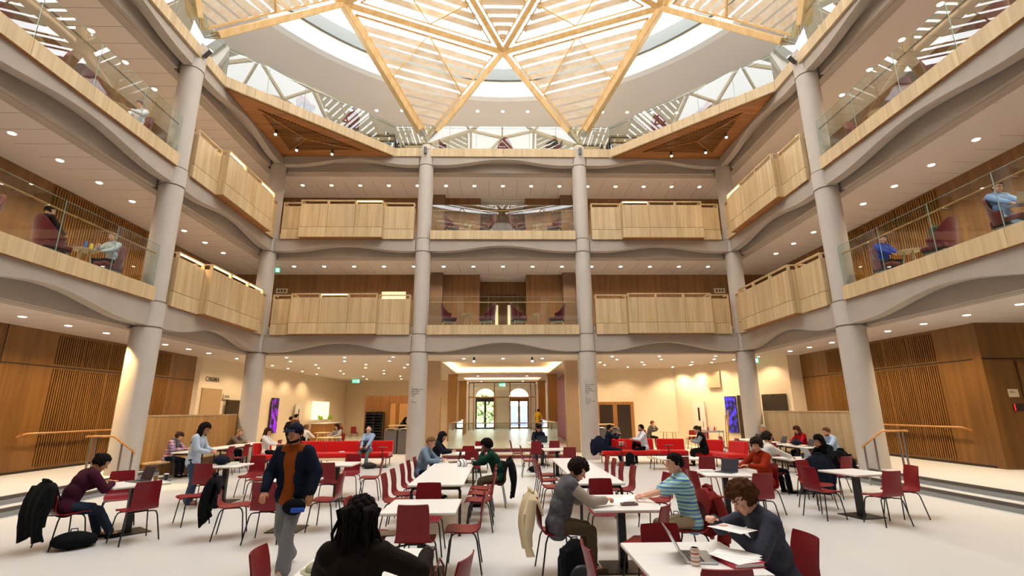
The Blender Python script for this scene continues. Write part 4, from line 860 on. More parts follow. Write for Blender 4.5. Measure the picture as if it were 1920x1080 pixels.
sheets(1.62, 3.9, T_+.035, 20, 'white sheets lying on the red ring binder', 4, .21, .3); t = thing('ring_binder', 'crimson ring binder under the white sheets', 'binder', (1.63, 3.88, T_), .15); MB().box(-.12, .12, -.15, .15, 0, .004).box(-.12, .12, -.15, .15, .03, .034).box(-.12, -.116, -.15, .15, 0, .034).build('cover', mat('crimson_cover', '#b3122c', .45), t); MB().box(-.11, .11, -.14, .14, .005, .029).build('pages', M_paper, t)
backpack(.68, 5.55, 0, 20, 'tall black backpack on the floor by the vest student', M_bc, 1.15, m2=M_dark); backpack(3.35, 8.95, 0, 30, 'black bag with white stripes under the rust-sweater table', M_bc, .9, True); backpack(2.75, 8.5, 0, 0, 'black bag on the floor near the curly-haired student', M_bc, .7, True)
laptop(3.85, 9.0, T_, 200-180+15, 'slate laptop before the rust-sweater person', mat('slate_lid', '#3d4a52', .4, .3), 110); book(3.55, 9.1, T_, 80, 'thick white book beside the slate laptop', M_paper, th=.035)
laptop(6.95, 11.45, T_, 180, 'laptop of the black-haired woman with a patterned lid', mat('patterned_lid', '#8b9298', .4, .3, .3, 60), 115); sheets(6.4, 11.5, T_, 10, 'open notebook of the white-sweater woman', 2)
t = cup(6.62, 11.3, T_, 'dark tumbler with a yellow top between the two women', M_dark, .13, .036, False); MB().lathe((0, 0, .12), [(.037, 0), (.037, .025)], 18).build('band', mat('yellow_lid', '#d8a81e', .5), t)
laptop(8.85, 17.9, T_, 0, 'black laptop of the grey-haired person on the bench', M_dark, 110); laptop(8.8, 14.7, T_, 0, 'silver laptop of the bearded man on the right bench', M_silver, 110); backpack(8.85, 15.3, T_, 70, 'dark blue bag on the bench table of the red-topped woman', M_navy, .8, True)
laptop(8.85, 16.2, T_, 0, 'grey laptop of the woman in red', mat('grey_lid', '#68656a', .4, .5), 110)
laptop(1.3, 17.4, T_, 90+180, 'dark laptop lid before the man in the black cap', mat('blue_grey_lid', '#27323c', .4, .3), 105, .36)
backpack(-.1, 16.5, 0, 20, 'flat black holdall on the floor behind the middle aisle', M_bc, 1.1, True); backpack(.9, 15.5, 0, 20, 'dark round bag under the table behind the right long table', M_bc, .8, True)
sheets(-1.15, 13.5, T_, 30, 'crumpled papers on the table beyond the left long table', 3); book(-5.5, 17.6, .445, 30, 'open white book on the left sofa seat', M_paper); backpack(-4.35, 16.75, 0, 10, 'dark rucksack on the floor at the end of the left sofa', mat('brown_black_bag', '#221c18', .8), .9, True)
cup(3.88, 17.02, .636, 'left of two clear cups on the small round table', mat('clear_cup', '#b9aaa0', .15)); cup(3.99, 17.08, .636, 'right of two clear cups on the small round table', mat('clear_cup', '#b9aaa0', .15))
backpack(4.15, 16.85, 0, 0, 'black backpack standing on the floor by the right sofa', M_bc, 1.0)
t = thing('handbag', 'brown leather handbag with tall handles on the chair right of the dreadlocked person', 'bag', (-.55, 3.78, .44), math.radians(75)); M_lea = mat('brown_leather', '#7c3a24', .45, bump=.1)
MB().box(-.15, .15, -.05, .06, 0, .2).build('body', M_lea, t, bevel=.03, seg=3, smooth=True)
for y in (-.04, .05): MB().tube([(-.08, y, .18), (-.07, y, .3), (0, y, .36), (.07, y, .3), (.08, y, .18)], .008, 8).build('handle', M_lea, t, smooth=True)
t = thing('sun_hat', 'pale sage cap lying on the near left table corner', 'cap', (-1.36, 3.82, T_)); MB().lathe((0, 0, 0), [(.12, 0), (.12, .004), (.09, .006), (.085, .03), (.06, .05)], 24).build('crown', mat('sage_cloth', '#a9a68a', .9, bump=.2), t, smooth=True)
laptop(-1.62+.02, 6.1, .43, 0, 'closed-looking dark tablet left on the chair by the middle table', M_dark, 178, .26)
# ---------------------------------------------------------------- foyer furniture behind the columns
t = thing('oak_kiosk', 'oak-clad kiosk in the left foyer with a side doorway', 'kiosk', (-7.2, 29.0, 0)); M_kio = wood('kiosk_oak', '#8f6232', '#74491f', 'z', .5, 8, .12)
MB().box(-.7, .75, 0, .12, 0, 2.65).build('front_panel', M_kio, t); MB().prism([(.75, 0), (3.0, -1.0), (3.0, -.85), (.75, .15)], 2.2, 2.65).build('header', M_kio, t); MB().prism([(1.1, -.15), (1.3, -.25), (1.3, -.1), (1.1, .0)], 0, 2.2).build('door_post', M_kio, t); MB().prism([(1.9, -.5), (3.0, -1.0), (3.0, -.85), (1.9, -.35)], 0, 1.1).build('counter_front', M_kio, t); MB().box(-.7, 3.4, 2.2, 2.3, 0, 2.6).build('back_panel', mat('kiosk_inside', '#b98a52', .7), t)
t = thing('tray_rack', 'black wire tray rack in front of the oak kiosk', 'rack', (-7.15, 28.5, 0)); MB().box(-.48, .48, .22, .25, 0, 1.75).box(-.48, -.45, -.25, .25, 0, 1.75).box(.45, .48, -.25, .25, 0, 1.75).box(-.02, .02, -.25, .25, 0, 1.75).build('frame', M_blk, t)
for k in range(11): MB().box(-.45, .45, -.25, .22, .1+k*.15, .13+k*.15).build('shelf', M_blk, t)
M_bin = mat('bin_grey', '#6a6a6c', .4, .4)
for x, y, l in ((-4.85, 22.3, 'left one of the pair beside the left pier'), (-4.25, 22.3, 'right one of the pair beside the left pier'), (4.15, 22.0, 'left one of the pair beside the right pier'), (4.75, 22.0, 'right one of the pair beside the right pier')):
    t = thing('recycling_bin', 'grey metal recycling bin, '+l, 'bin', (x, y, 0)); MB().box(-.27, .27, -.27, .27, 0, .95).build('body', M_bin, t, bevel=.01); MB().box(-.26, .26, -.25, .26, .95, 1.05).build('hood', M_steel, t, bevel=.04); MB().box(-.16, .16, -.262, -.25, .98, 1.03).build('opening', M_dark, t); MB().box(-.26, .26, -.275, -.268, .03, .92).build('door', M_bin, t)
for x, y, l in ((-4.3, 23.4, 'left'), (4.4, 23.0, 'right')): 
    t = thing('high_counter', 'pale-topped high counter behind the %s bins' % l, 'counter', (x, y, 0)); MB().box(-.9, .6, -.35, .35, 1.12, 1.17).build('worktop', M_ply, t); MB().box(-.1, .5, -.3, .3, 0, 1.12).build('base', mat('counter_base', '#8d6f4c', .6), t)
def small_table(x, y, w_, label, h=.74, z=0):
    t = thing('oak_table', label, 'table', (x, y, z)); MB().lathe((0, 0, h-.03), [(w_, 0), (w_, .03)], 28).build('tabletop', M_oakx, t)
    for k in range(4): a = PI/4+k*PI/2; MB().tube([(w_*.6*math.cos(a), w_*.6*math.sin(a), h-.03), (w_*.8*math.cos(a), w_*.8*math.sin(a), 0)], .022, 8).build('leg', M_ash, t)
small_table(8.2, 24.9, .5, 'round oak table of the man in the checked shirt'); small_table(8.9, 23.6, .45, 'low round oak table in the right foyer', .6); small_table(-7.3, 21.6, .5, 'round oak table behind the left sofa'); small_table(-9.3, 26.5, .4, 'small oak table in the left foyer')
t = thing('cleaning_cart', 'grey cleaning cart with bottles beside the right rear column', 'cart', (8.55, 20.6, 0)); M_cart = mat('cart_grey', '#8c8e98', .6)
for z in (.12, .5, .88): MB().box(-.38, .38, -.22, .22, z, z+.05).build('shelf', M_cart, t)
for sx in (-1, 1):
    for sy in (-1, 1): MB().tube([(sx*.35, sy*.19, 0), (sx*.35, sy*.19, .95)], .015, 6).build('post', M_cart, t)
rr = random.Random(5)
for i in range(6): tag(MB().lathe((8.3+i*.09, 20.6+rr.uniform(-.1, .1), .93), [(.03, 0), (.03, .12), (.012, .15), (.012, .19)], 12).build('bottle', mat('bottle_%d' % (i % 3), ('#e9e9e9', '#b3202a', '#d8d0c0')[i % 3], .3), smooth=True), ('white', 'red', 'beige')[i % 3]+' spray bottle on the cleaning cart, '+('front half' if i < 3 else 'far half'), 'bottle', 'bottles on the cleaning cart')
tag(MB().tube([(8.95, 20.35, .0), (9.1, 20.5, 1.55)], .013, 8).build('mop_handle', M_blk), 'thin dark mop handle leaning by the cleaning cart', 'mop'); 
t = thing('yellow_pole', 'yellow folded wet-floor pole leaning by the cart', 'pole', (9.0, 20.3, 0)); MB().tube([(0, 0, .3), (.18, .1, 1.75)], .03, 8).build('shaft', mat('signal_yellow', '#d8a512', .5), t); MB().tube([(0, 0, 0), (0, 0, .3)], .035, 8).build('foot', M_dark, t)
def pic(name, label, cat, c, d, w_, h, m, mf=None, th=.03):
    """a flat panel on a wall: C centre, D outward direction in plan"""
    d = Vector((d[0], d[1], 0)).normalized(); s = Vector((-d.y, d.x, 0)); t = thing(name, label, cat, c)
    MB().obox((0, 0, 0), s*(w_/2+.02), d*th/2, (0, 0, h/2+.02)).build('housing', mf or M_dark, t); MB().obox(tuple(d*(th/2+.002)), s*w_/2, d*.002, (0, 0, h/2)).build('face', m, t); return t
def glow(name, c1, c2, e=1.6, sc=4):
    m = bpy.data.materials.new(name); m.use_nodes = True; nt = m.node_tree; b_ = nt.nodes['Principled BSDF']; tc = nt.nodes.new('ShaderNodeTexCoord'); n_ = nt.nodes.new('ShaderNodeTexNoise'); n_.inputs['Scale'].default_value = sc; nt.links.new(tc.outputs['Object'], n_.inputs['Vector'])
    cr = nt.nodes.new('ShaderNodeValToRGB'); cr.color_ramp.elements[0].position = .42; cr.color_ramp.elements[1].position = .62; cr.color_ramp.elements[0].color = srgb(c1); cr.color_ramp.elements[1].color = srgb(c2); nt.links.new(n_.outputs['Fac'], cr.inputs[0]); b_.inputs['Base Color'].default_value = (0, 0, 0, 1)
    nt.links.new(cr.outputs[0], b_.inputs['Emission Color']); b_.inputs['Emission Strength'].default_value = e; return m
pic('display_screen', 'tall screen glowing purple on the left cream wall', 'screen', (-12.02, 26.8, 1.6), (1, 0), .8, 1.75, glow('purple_glow', '#160a22', '#a01ad0', 1.3, 3))
pic('display_screen', 'tall screen glowing violet and blue on the right cream wall', 'screen', (10.68, 23.35, 1.55), (-.93, -.36), .62, 1.6, glow('violet_glow', '#0a0618', '#4a3ae0', 1.3, 5))
M_dg = mat('dark_door_glass', '#2a211b', .25)
for i, (c, d, w_, h, m, l) in enumerate((((-12.12, 22.9, 1.15), (1, 0), 1.3, 2.3, M_dg, 'dark doorway beside the cinema lettering'), ((-12.0, 24.6, 1.15), (1, 0), 1.0, 2.2, M_white, 'white door with slim vision panels'), ((-11.9, 29.6, 1.15), (1, 0), .9, 2.1, M_white, 'white door standing ajar on the left'), ((11.0, 22.5, 1.2), (-.93, -.36), .9, 2.4, M_dg, 'dark doorway behind the right rear column'), ((11.55, 21.1, 1.2), (-.93, -.36), 1.2, 2.4, M_dg, 'wide dark doorway right of the column'), ((9.95, 25.3, 1.1), (-.93, -.36), .8, 2.1, M_white, 'white door in the right cream wall'))):
    d_ = Vector((d[0], d[1], 0)).normalized(); s = Vector((-d_.y, d_.x, 0)); o = MB().obox((c[0]+d_.x*.01, c[1]+d_.y*.01, c[2]), s*w_/2, d_*.03, (0, 0, h/2)).build('door_%d' % (10+i), m); struct(o); o['label'] = l
    MB().obox((c[0]+d_.x*.045+s.x*w_*.3, c[1]+d_.y*.045+s.y*w_*.3, c[2]-.05), s*.015, d_*.01, (0, 0, .15)).build('handle', M_steel, o)
    if m is M_white:
        for zz in (-.45, .45): MB().obox((c[0]+d_.x*.042, c[1]+d_.y*.042, c[2]+zz), s*.06, d_*.004, (0, 0, .32)).build('window_pane', M_dg, o)
struct(MB().prism([(-12.29, 20.6), (-12.26, 20.6), (-12.225, 22.0), (-12.255, 22.0)], .3, 2.75).build('door_40', mat('recess_shade', '#a98c66', .8)))  # flat panel, not a door leaf: shade of the wall recess as darker colour
d = struct(MB().box(5.0, 7.05, 26.9, 26.99, 0, 2.2).build('door_20', M_frame))
for x in (5.55, 6.5): MB().box(x-.36, x+.36, 26.885, 26.9, .25, 2.05).build('window_pane', M_dg, d)
pic('wall_vent', 'square beige grille high on the right cream wall', 'vent', (10.35, 24.2, 3.2), (-.93, -.36), .85, .75, mat('vent_beige', '#b9a182', .6), mat('vent_beige', '#b9a182', .6))
# servery alcove on the left
t = thing('servery', 'brightly lit servery counter in the left foyer', 'counter', (-11.6, 32.6, 0)); MB().box(0, .9, -1.6, 1.4, 0, 1.05).build('counter_front', M_frame, t); MB().box(-.05, .95, -1.65, 1.45, 1.05, 1.1).build('worktop', M_lam, t); MB().box(-.05, -.02, -1.6, 1.4, 1.3, 2.4).build('lit_back', mat('lit_back', '#fff0cf', .5, noise_amt=0, emit=1.1), t)
for i, y in enumerate((31.6, 33.4)): 
    t = thing('potted_plant', 'bright green potted plant on the servery, %s one' % ('nearer', 'farther')[i], 'plant', (-11.3, y, 1.1)); MB().lathe((0, 0, 0), [(.06, 0), (.08, .16)], 14).build('pot', M_white, t); b = MB(); [b.ball((rr.uniform(-.1, .1), rr.uniform(-.1, .1), .22+rr.uniform(0, .2)), .06, 6, 4) for _ in range(16)]; b.build('foliage', mat('lime_foliage', '#9ab81e', .7), t)
t = thing('rose_stem', 'large red flower on a stem beside the left entrance pier', 'flower', (-3.35, 25.0, 0)); MB().lathe((0, 0, 0), [(.12, 0), (.1, .4), (.13, .42)], 16).build('vase', M_dark, t); MB().tube([(0, 0, .4), (.02, 0, 1.5)], .012, 6).build('stem', mat('stem_green', '#2f5a2a', .7), t); b = MB(); [b.ball((.02+.06*math.cos(k), .06*math.sin(k), 1.55+.04*math.sin(k*2)), .07, 8, 6) for k in range(7)]; b.build('blossom', mat('rose_red', '#c01418', .6), t)
# ---------------------------------------------------------------- signs
def sign(c, d, w_, h, label, col='#1c8f5a', pict='#eafff2', em=1.6):
    d = Vector((d[0], d[1], 0)).normalized(); s = Vector((-d.y, d.x, 0)); t = thing('exit_sign', label, 'sign', c)
    MB().obox((0, 0, 0), s*w_/2, d*.012, (0, 0, h/2)).build('panel', mat('exit_green', '#2fb98a', .4, noise_amt=0, emit=em), t); b = MB()
    b.obox(tuple(d*.014+s*w_*.28), s*w_*.12, d*.002, (0, 0, h*.36)).obox(tuple(d*.014-s*w_*.1+Vector((0, 0, .0))), s*w_*.05, d*.002, (0, 0, h*.3)).obox(tuple(d*.014-s*w_*.32), s*w_*.1, d*.002, (0, 0, h*.08))
    b.build('pictogram', mat('exit_white', pict, .4, noise_amt=0, emit=em*1.3), t); MB().tube([(0, 0, h/2), (0, 0, h/2+.08)], .01, 6).build('hanger', M_steel, t); return t
sign((-10.6, 20.9, 3.8), (.35, -1), .42, .2, 'green exit sign under the ceiling near the cinema lettering'); sign((10.75, 20.9, 3.8), (-.35, -1), .42, .2, 'green exit sign under the ceiling right of the right rear column')
sign((0, 38.9, 3.72), (0, -1), .5, .28, 'small green exit sign over the entrance doors'); sign((-10.1, 34.5, 3.8), (0, -1), .5, .25, 'distant exit sign in the left foyer ceiling')
sign((-9.95, 20.7, 7.8), (.5, -1), .4, .2, 'green exit sign on the first-floor gallery, left'); sign((10.2, 20.7, 7.8), (-.5, -1), .4, .2, 'green exit sign on the first-floor gallery, right')
def text(body, c, d, size, m, label=None, up=None, name='lettering', parent=None, align='CENTER', ext=.003):
    cu = bpy.data.curves.new(name, 'FONT'); cu.body = body; cu.size = size; cu.extrude = ext; cu.align_x = align; cu.align_y = 'CENTER'; cu.space_line = 1.25; cu.space_character = 1.12; cu.offset = size*.012; cu.materials.append(m)
    o = bpy.data.objects.new(name, cu); C.objects.link(o); d = Vector((d[0], d[1], 0)).normalized(); o.location = c; o.rotation_euler = (PI/2, 0, math.atan2(d.x, -d.y))
    bpy.context.view_layer.update(); me = bpy.data.meshes.new_from_object(o.evaluated_get(bpy.context.evaluated_depsgraph_get())); o2 = bpy.data.objects.new(name, me); o2.matrix_world = o.matrix_world.copy(); C.objects.link(o2); bpy.data.objects.remove(o); o = o2
    if parent: o.parent = parent
    if label: tag(o, label, 'lettering')
    return o
M_ink = mat('black_ink', '#1a1816', .6, noise_amt=0)
text('CINEMA', (-12.22, 21.15, 3.12), (1, .03), .27, M_ink, 'black capital lettering CINEMA on the left cream wall')
text('LECTURE THEATRE', (0, 23.28, 7.25), (0, -1), .14, M_ink, 'dark lettering LECTURE THEATRE over the first-floor doors'); text('1', (0, 23.28, 7.5), (0, -1), .14, M_ink, 'dark numeral above the lecture theatre lettering')
for sx, w_, y0, lines in ((-1, 'left', 2.75, ['0', 'Exhibition Space', 'Music Hall', 'Reception', 'Café', '', '-1', 'Cinema']), (1, 'right', 2.78, ['1', 'Lecture Hall', 'Theatre', 'Reception', 'Study Rooms', 'Café', '', '0', 'Terrace', 'Concert Hall', 'Foyer'])):
    tx = text('\n'.join(lines), (sx*3.3-.18, 19.3-.353, (y0-.36)), (0, -1), .062, M_ink, 'small black floor directory on the %s rear column' % w_, align='LEFT', ext=.001)
    for v_ in tx.data.vertices: s_ = (v_.co.x-.18)/.352; dz = v_.co.z; v_.co = Vector((.352*math.sin(s_)+.18, v_.co.y, .353-.352*math.cos(s_) if 0 else dz-(.352-.352*math.cos(s_))))
t = thing('door_sign', 'small cream room sign by the right wooden door', 'sign', (13.05, 12.53, 2.15)); MB().box(-.13, .13, -.01, .01, -.1, .1).build('plate', mat('sign_cream', '#d9cdb6', .5), t); MB().box(-.1, .0, -.012, -.0102, .035, .045).box(-.1, .05, -.012, -.0102, .01, .018).build('printed_lines', M_ink, t)
t = thing('room_panel', 'black wall screen with a red edge below the room sign', 'screen', (13.1, 12.53, 1.8)); MB().box(-.13, .13, -.015, .01, -.09, .09).build('housing', M_dark, t); MB().box(-.125, -.1, -.018, -.015, -.08, .08).build('light_bar', mat('red_led', '#ff1a1a', .4, noise_amt=0, emit=2), t)
t = thing('card_reader', 'small black card reader on the right wooden wall', 'card reader', (13.2, 12.53, 1.25)); MB().box(-.045, .045, -.02, .01, -.06, .06).build('housing', M_dark, t)
for c, d, l in (((-12.2, 22.35, 2.45), (1, .03), 'small pictogram sign on the left cream wall'), ((11.8, 20.75, 2.5), (-.9, -.4), 'small pictogram sign on the right cream wall'), ((-10.2, 22.13, 7.2), (0, -1), 'hanging white arrow sign on the first floor, left'), ((10.2, 22.13, 7.2), (0, -1), 'hanging white arrow sign on the first floor, right')):
    t = pic('wall_sign', l, 'sign', c, d, .5, .2, mat('sign_cream', '#d9cdb6', .5), mat('sign_cream', '#d9cdb6', .5), .015); d_ = Vector((d[0], d[1], 0)).normalized(); s = Vector((-d_.y, d_.x, 0)); b = MB()
    for k in (-1, 0, 1): b.obox(tuple(d_*.013+s*k*.14), s*.035, d_*.001, (0, 0, .05))
    b.build('pictogram', M_ink, t)
# battens behind the side glass of the first floor, lit doorway behind the back glass
for sx, nm in ((-1, 'left'), (1, 'right')):
    for k in range(3):
        m = MB(); y = 12.8+k*1.5; xa, xb = sorted((sx*12.43, sx*12.485)); e = y+1.4
        while y < e: m.box(xa, xb, y, y+.03, 5.2, 7.9); y += .085
        struct(m.build('wall_panel_battens_gallery_'+nm, M_slat))
for lv in (0,):
    o = struct(MB().box(-.9, .9, 23.25, 23.29, 5.06, 7.0).build('door_30', M_brown))
    for x in (-.3, .3): MB().box(x-.07, x+.07, 23.235, 23.25, 5.3, 6.75).build('window_pane', mat('lit_pane', '#f3e3b4', .3, noise_amt=0, emit=.8), o)
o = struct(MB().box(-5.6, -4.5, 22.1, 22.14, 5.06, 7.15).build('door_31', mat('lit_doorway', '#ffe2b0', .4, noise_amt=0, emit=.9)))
# ---------------------------------------------------------------- people
def V(*a): return Vector(a)
TEX = bpy.data.textures.new('cloth_folds', 'CLOUDS'); TEX.noise_scale = .11
TEXH = bpy.data.textures.new('hair_locks', 'CLOUDS'); TEXH.noise_scale = .022
def rem(o, vox, sm=3, disp=0, tex=None):
    r = o.modifiers.new('skin', 'REMESH'); r.mode = 'VOXEL'; r.voxel_size = vox; r.use_smooth_shade = True
    if disp:
        d = o.modifiers.new('folds', 'DISPLACE'); d.texture = tex or TEX; d.strength = disp; d.mid_level = .5; d.texture_coords = 'LOCAL'
    if not sm: return
    s = o.modifiers.new('soft', 'SMOOTH'); s.iterations = sm; s.factor = .5
def ik(a, c, l1, l2, pole):
    d = c-a; L = d.length; mx = (l1+l2)*.999
    if L > mx: c = a+d*(mx/L); d = c-a; L = mx
    x = (l1*l1-l2*l2+L*L)/(2*L); h = math.sqrt(max(0, l1*l1-x*x)); d.normalize(); p = pole-d*pole.dot(d); p.normalize(); return a+d*x+p*h, c
SK = {'fair': '#d9a184', 'pink': '#dfa78c', 'tan': '#b87f58', 'olive': '#c08a66', 'brown': '#6e452e', 'dark': '#3f2618'}
M_eye = mat('eye_white', '#a89a8e', .5, noise_amt=0); M_iris = mat('eye_dark', '#1c130e', .2, noise_amt=0)
def hair_balls(b, style, R, H, rr):
    n_ = {'curly': 300, 'dread': 60}.get(style, 70)
    for i in range(n_):
        z = 1-1.55*(i+.5)/n_; a = i*2.39996; r = math.sqrt(max(0, 1-z*z)); p = V(r*math.cos(a), r*math.sin(a), z)
        lim = -.35 if style != 'bald' else 9
        front = p.y > .25
        if front and z < (.5 if style in ('short', 'cap', 'bun', 'long', 'hood') else .45): continue
        if z < ((-.55 if p.y < -.1 else -.2) if style in ('short', 'crop') else -.55): continue
        if style == 'balding' and z > .25: continue
        q = V(p.x*.078, p.y*.097-.004, p.z*.098+.012); rad = .02 if style in ('short', 'balding') else .02 if style == 'crop' else .03
        if style == 'curly': q *= 1.12+.16*rr.random(); rad = .013+rr.random()*.01
        if style == 'mop': q *= 1.1; rad = .034
        b.ball(H+R @ q, rad, 8, 6)
def person(label, pos, deg, seat=.44, lean=12, head=(15, 0), hands=((-.15, .42, .76), (.15, .42, .76)), feet=((-.1, .36), (.1, .36)), fz=(0, 0), top=None, legs=None, shoe=None, skin='fair', hair='short', hcol='#2c1e15',
           q=1, sleeve='long', twist=0, pelvis_y=-.04, k=.96, hood=False, glasses=False, phones=False, cap=None, vest=None, jacket=None, scarf=None, skirt=False, grip=.6, side=0, loose=.02, group=None, z0=0, beard=False, standing=False, bag=None, elbow=(.9, -.5, -.6)):
    """one continuous body with head, face and five-fingered hands; clothes, hair, eyes and shoes are its parts"""
    vox = (.0075, .012, .02)[q]; cv = (.011, .016, .024)[q]; rr = random.Random(hash(label) % 997 if False else len(label)*7+int(abs(pos[0])*100))
    hz = (seat+.085) if not standing else seat
    P = V(0, pelvis_y, hz); la = math.radians(lean); sd = math.radians(side)
    def dr(a): return V(math.sin(sd)*.5, math.sin(a), math.cos(a)).normalized()
    Wst = P+dr(la*.55)*.19*k; Ch = Wst+dr(la)*.17*k; Nb = Ch+dr(la*1.12)*.15*k; tw = math.radians(twist); X = V(math.cos(tw), math.sin(tw), 0)
    hp, hy = math.radians(head[0]), math.radians(head[1])+tw*.5
    R = Matrix.Rotation(hy, 3, 'Z') @ Matrix.Rotation(-hp, 3, 'X'); H = Nb+dr(la*.7+hp*.3)*.085*k+R @ V(0, .025, .085*k)
    Sh = [Nb-dr(la)*.045+X*s*.165*k for s in (-1, 1)]; Hip = [P+V(s*.088*k, 0, -.01) for s in (-1, 1)]
    RS = Matrix.Rotation(-la, 3, 'X')
    arms = []; 
    for i, s in enumerate((-1, 1)):
        h = V(*hands[i]); h = h if isinstance(h, Vector) else V(*h); el, wr = ik(Sh[i], h, .265*k, .235*k, V(s*elbow[0], elbow[1], elbow[2])); arms.append((Sh[i], el, wr))
    lg = []
    for i, s in enumerate((-1, 1)):
        f = V(feet[i][0], feet[i][1], .085+fz[i]); kn, an = ik(Hip[i], f, .40*k, .39*k, V(s*.15, 1, .25)); lg.append((Hip[i], kn, an))
    def torso(b, g, low=True):
        RW = Matrix.Rotation(-la*.5, 3, 'X'); RX = Matrix.Rotation(tw, 3, 'Z')
        if low: b.ball(P, (.152*k+g, .112*k+g, .105*k+g), 16, 10)
        b.ball(Wst, (.128*k+g, .095*k+g, .13*k+g), 16, 10, RX @ RW); b.ball(Ch+V(0, .005, 0), (.15*k+g, .108*k+g, .14*k+g), 16, 10, RX @ RS)
        b.cone(Sh[0], Sh[1], .058*k+g, .058*k+g, 12); b.cone(Nb, Sh[0]+V(0, 0, .01), .05+g, .05+g); b.cone(Nb, Sh[1]+V(0, 0, .01), .05+g, .05+g); b.cone(P, Ch, .1+g, .1+g, 14)
    b = MB(); torso(b, 0); b.cone(Nb-V(0, 0, .02), H-R @ V(0, .02, .05), .052*k, .05*k, 12)
    b.ball(H+R @ V(0, -.005, .02), (.074, .094, .092), 20, 14, R); b.ball(H+R @ V(0, .022, -.045), (.058, .066, .07), 16, 10, R); b.ball(H+R @ V(0, .066, -.098), (.026, .022, .02), 10, 8, R)
    b.cone(H+R @ V(0, .088, .004), H+R @ V(0, .112, -.034), .009, .014, 8); b.ball(H+R @ V(0, .083, .026), (.05, .014, .012), 12, 8, R); b.ball(H+R @ V(0, .084, -.066), (.026, .014, .016), 10, 6, R)
    for s in (-1, 1): b.ball(H+R @ V(s*.078, -.008, -.012), (.012, .021, .032), 10, 8, R); b.ball(H+R @ V(s*.035, .07, -.03), (.022, .02, .022), 8, 6, R)
    fr = max(.0085, vox*.68)
    for i, s in enumerate((-1, 1)):
        S0, el, wr = arms[i]; b.cone(S0, el, .048*k, .037*k); b.cone(el, wr, .037*k, .025*k)
        d = (wr-el).normalized(); dn = V(0, 0, -1)-d*V(0, 0, -1).dot(d)
        if dn.length < .2: dn = V(0, 1, 0)-d*V(0, 1, 0).dot(d)
        dn.normalize(); ac = d.cross(dn).normalized()*(1 if s > 0 else -1)       # AC points to the thumb side
        if ac.dot(V(-s, 0, 0)) < 0: ac = -ac
        d2 = (d+V(0, 0, .15 if wr.z < .8 else 0)).normalized(); pc = wr+d2*.05
        for j in range(4): o_ = ac*(.027-.018*j); b.cone(wr+o_*.55+d2*.01, wr+d2*.082+o_, .014, .0125, 8)
        for j in range(4):
            o_ = ac*(.029-.0195*j); L_ = (.068, .076, .07, .054)[j]*.95; a0 = wr+d2*.084+o_; a1 = a0+(d2*math.cos(grip*.6)+dn*math.sin(grip*.6))*L_*.52; a2 = a1+(d2*math.cos(grip*1.6)+dn*math.sin(grip*1.6))*L_*.5
            b.cone(a0, a1, fr*1.08, fr, 6); b.cone(a1, a2, fr, fr*.9, 6)
        t0 = wr+d2*.028+ac*.022; t1 = t0+(d2*.6+ac*.75+dn*.2).normalized()*.038; t2 = t1+(d2*.9+ac*.1+dn*.35).normalized()*.032; b.cone(t0, t1, fr*1.25, fr*1.1, 6); b.cone(t1, t2, fr*1.1, fr, 6)
    for i, s in enumerate((-1, 1)):
        hp_, kn, an = lg[i]; b.cone(hp_, kn, .078*k, .052*k); b.cone(kn, an, .052*k, .034*k); b.cone(an, an+V(0, .1, -.045), .035, .03)
    body = b.build('person', mat('skin_'+skin, SK[skin], .5, noise_amt=.03, nscale=12)); rem(body, vox, 2); body.location = pos; body.rotation_euler = (0, 0, math.radians(deg-90))
    tag(body, label, 'person', group)
    # eyes, mouth, brows
    if q < 2:
        for s in (-1, 1):
            e = MB(); e.ball(H+R @ V(s*.031, .082, .006), (.013, .0105, .0075), 10, 7, R); e.mi = 1; e.ball(H+R @ V(s*.031, .0885, .006), (.0062, .005, .0062), 8, 6, R); e.build('eye', [M_eye, M_iris], body, smooth=True)
            MB().tube([H+R @ V(s*.013, .095, .03), H+R @ V(s*.032, .096, .036), H+R @ V(s*.05, .082, .03)], .0042, 6).build('eyebrow', mat('hair_'+hcol, hcol, .86), body)
        MB().ball(H+R @ V(0, .098, -.064), (.023, .006, .0065), 12, 6, R).build('mouth', mat('lips', '#9c5546', .5), body, smooth=True)
    if beard:
        m = MB(); [m.ball(H+R @ V(.062*math.cos(a), .02+.06*math.sin(a), -.078-.02*math.sin(a)), .019, 8, 6) for a in (0, .4, .8, 1.2, 1.57, 1.95, 2.35, 2.75, PI)]; o = m.build('beard', mat('hair_'+hcol, hcol, .86), body); rem(o, .008, 2)
    # hair
    hm = mat('hair_'+hcol, hcol, .86, noise_amt=.35, nscale=55, bump=.5, bscale=220)
    if hair not in ('none', 'hood'):
        b = MB(); hair_balls(b, hair if hair not in ('pony',) else 'short', R, H, rr)
        if hair != 'balding': b.ball(H+R @ V(0, -.014, .028), (.079, .094, .09), 16, 10, R)
        if hair == 'bun': b.ball(H+R @ V(0, -.1, .06), .04, 10, 8)
        if hair == 'pony': b.ball(H+R @ V(0, -.105, .03), .035, 10, 8); b.cone(H+R @ V(0, -.13, .0), H+V(0, -.13, -.15), .03, .015)
        if hair == 'long':
            for i in range(13):
                a = PI+PI*i/12; x, y = .088*math.cos(a), .08*math.sin(a)-.01; p0 = H+R @ V(x, y, .01); p1 = p0+V(x*.25, y*.3-.01, -.14); p2 = Nb+V(x*1.35, y*.5-.07, -.12-.05*abs(math.sin(a))); b.cone(p0, p1, .03, .034, 8); b.cone(p1, p2, .034, .02, 8)
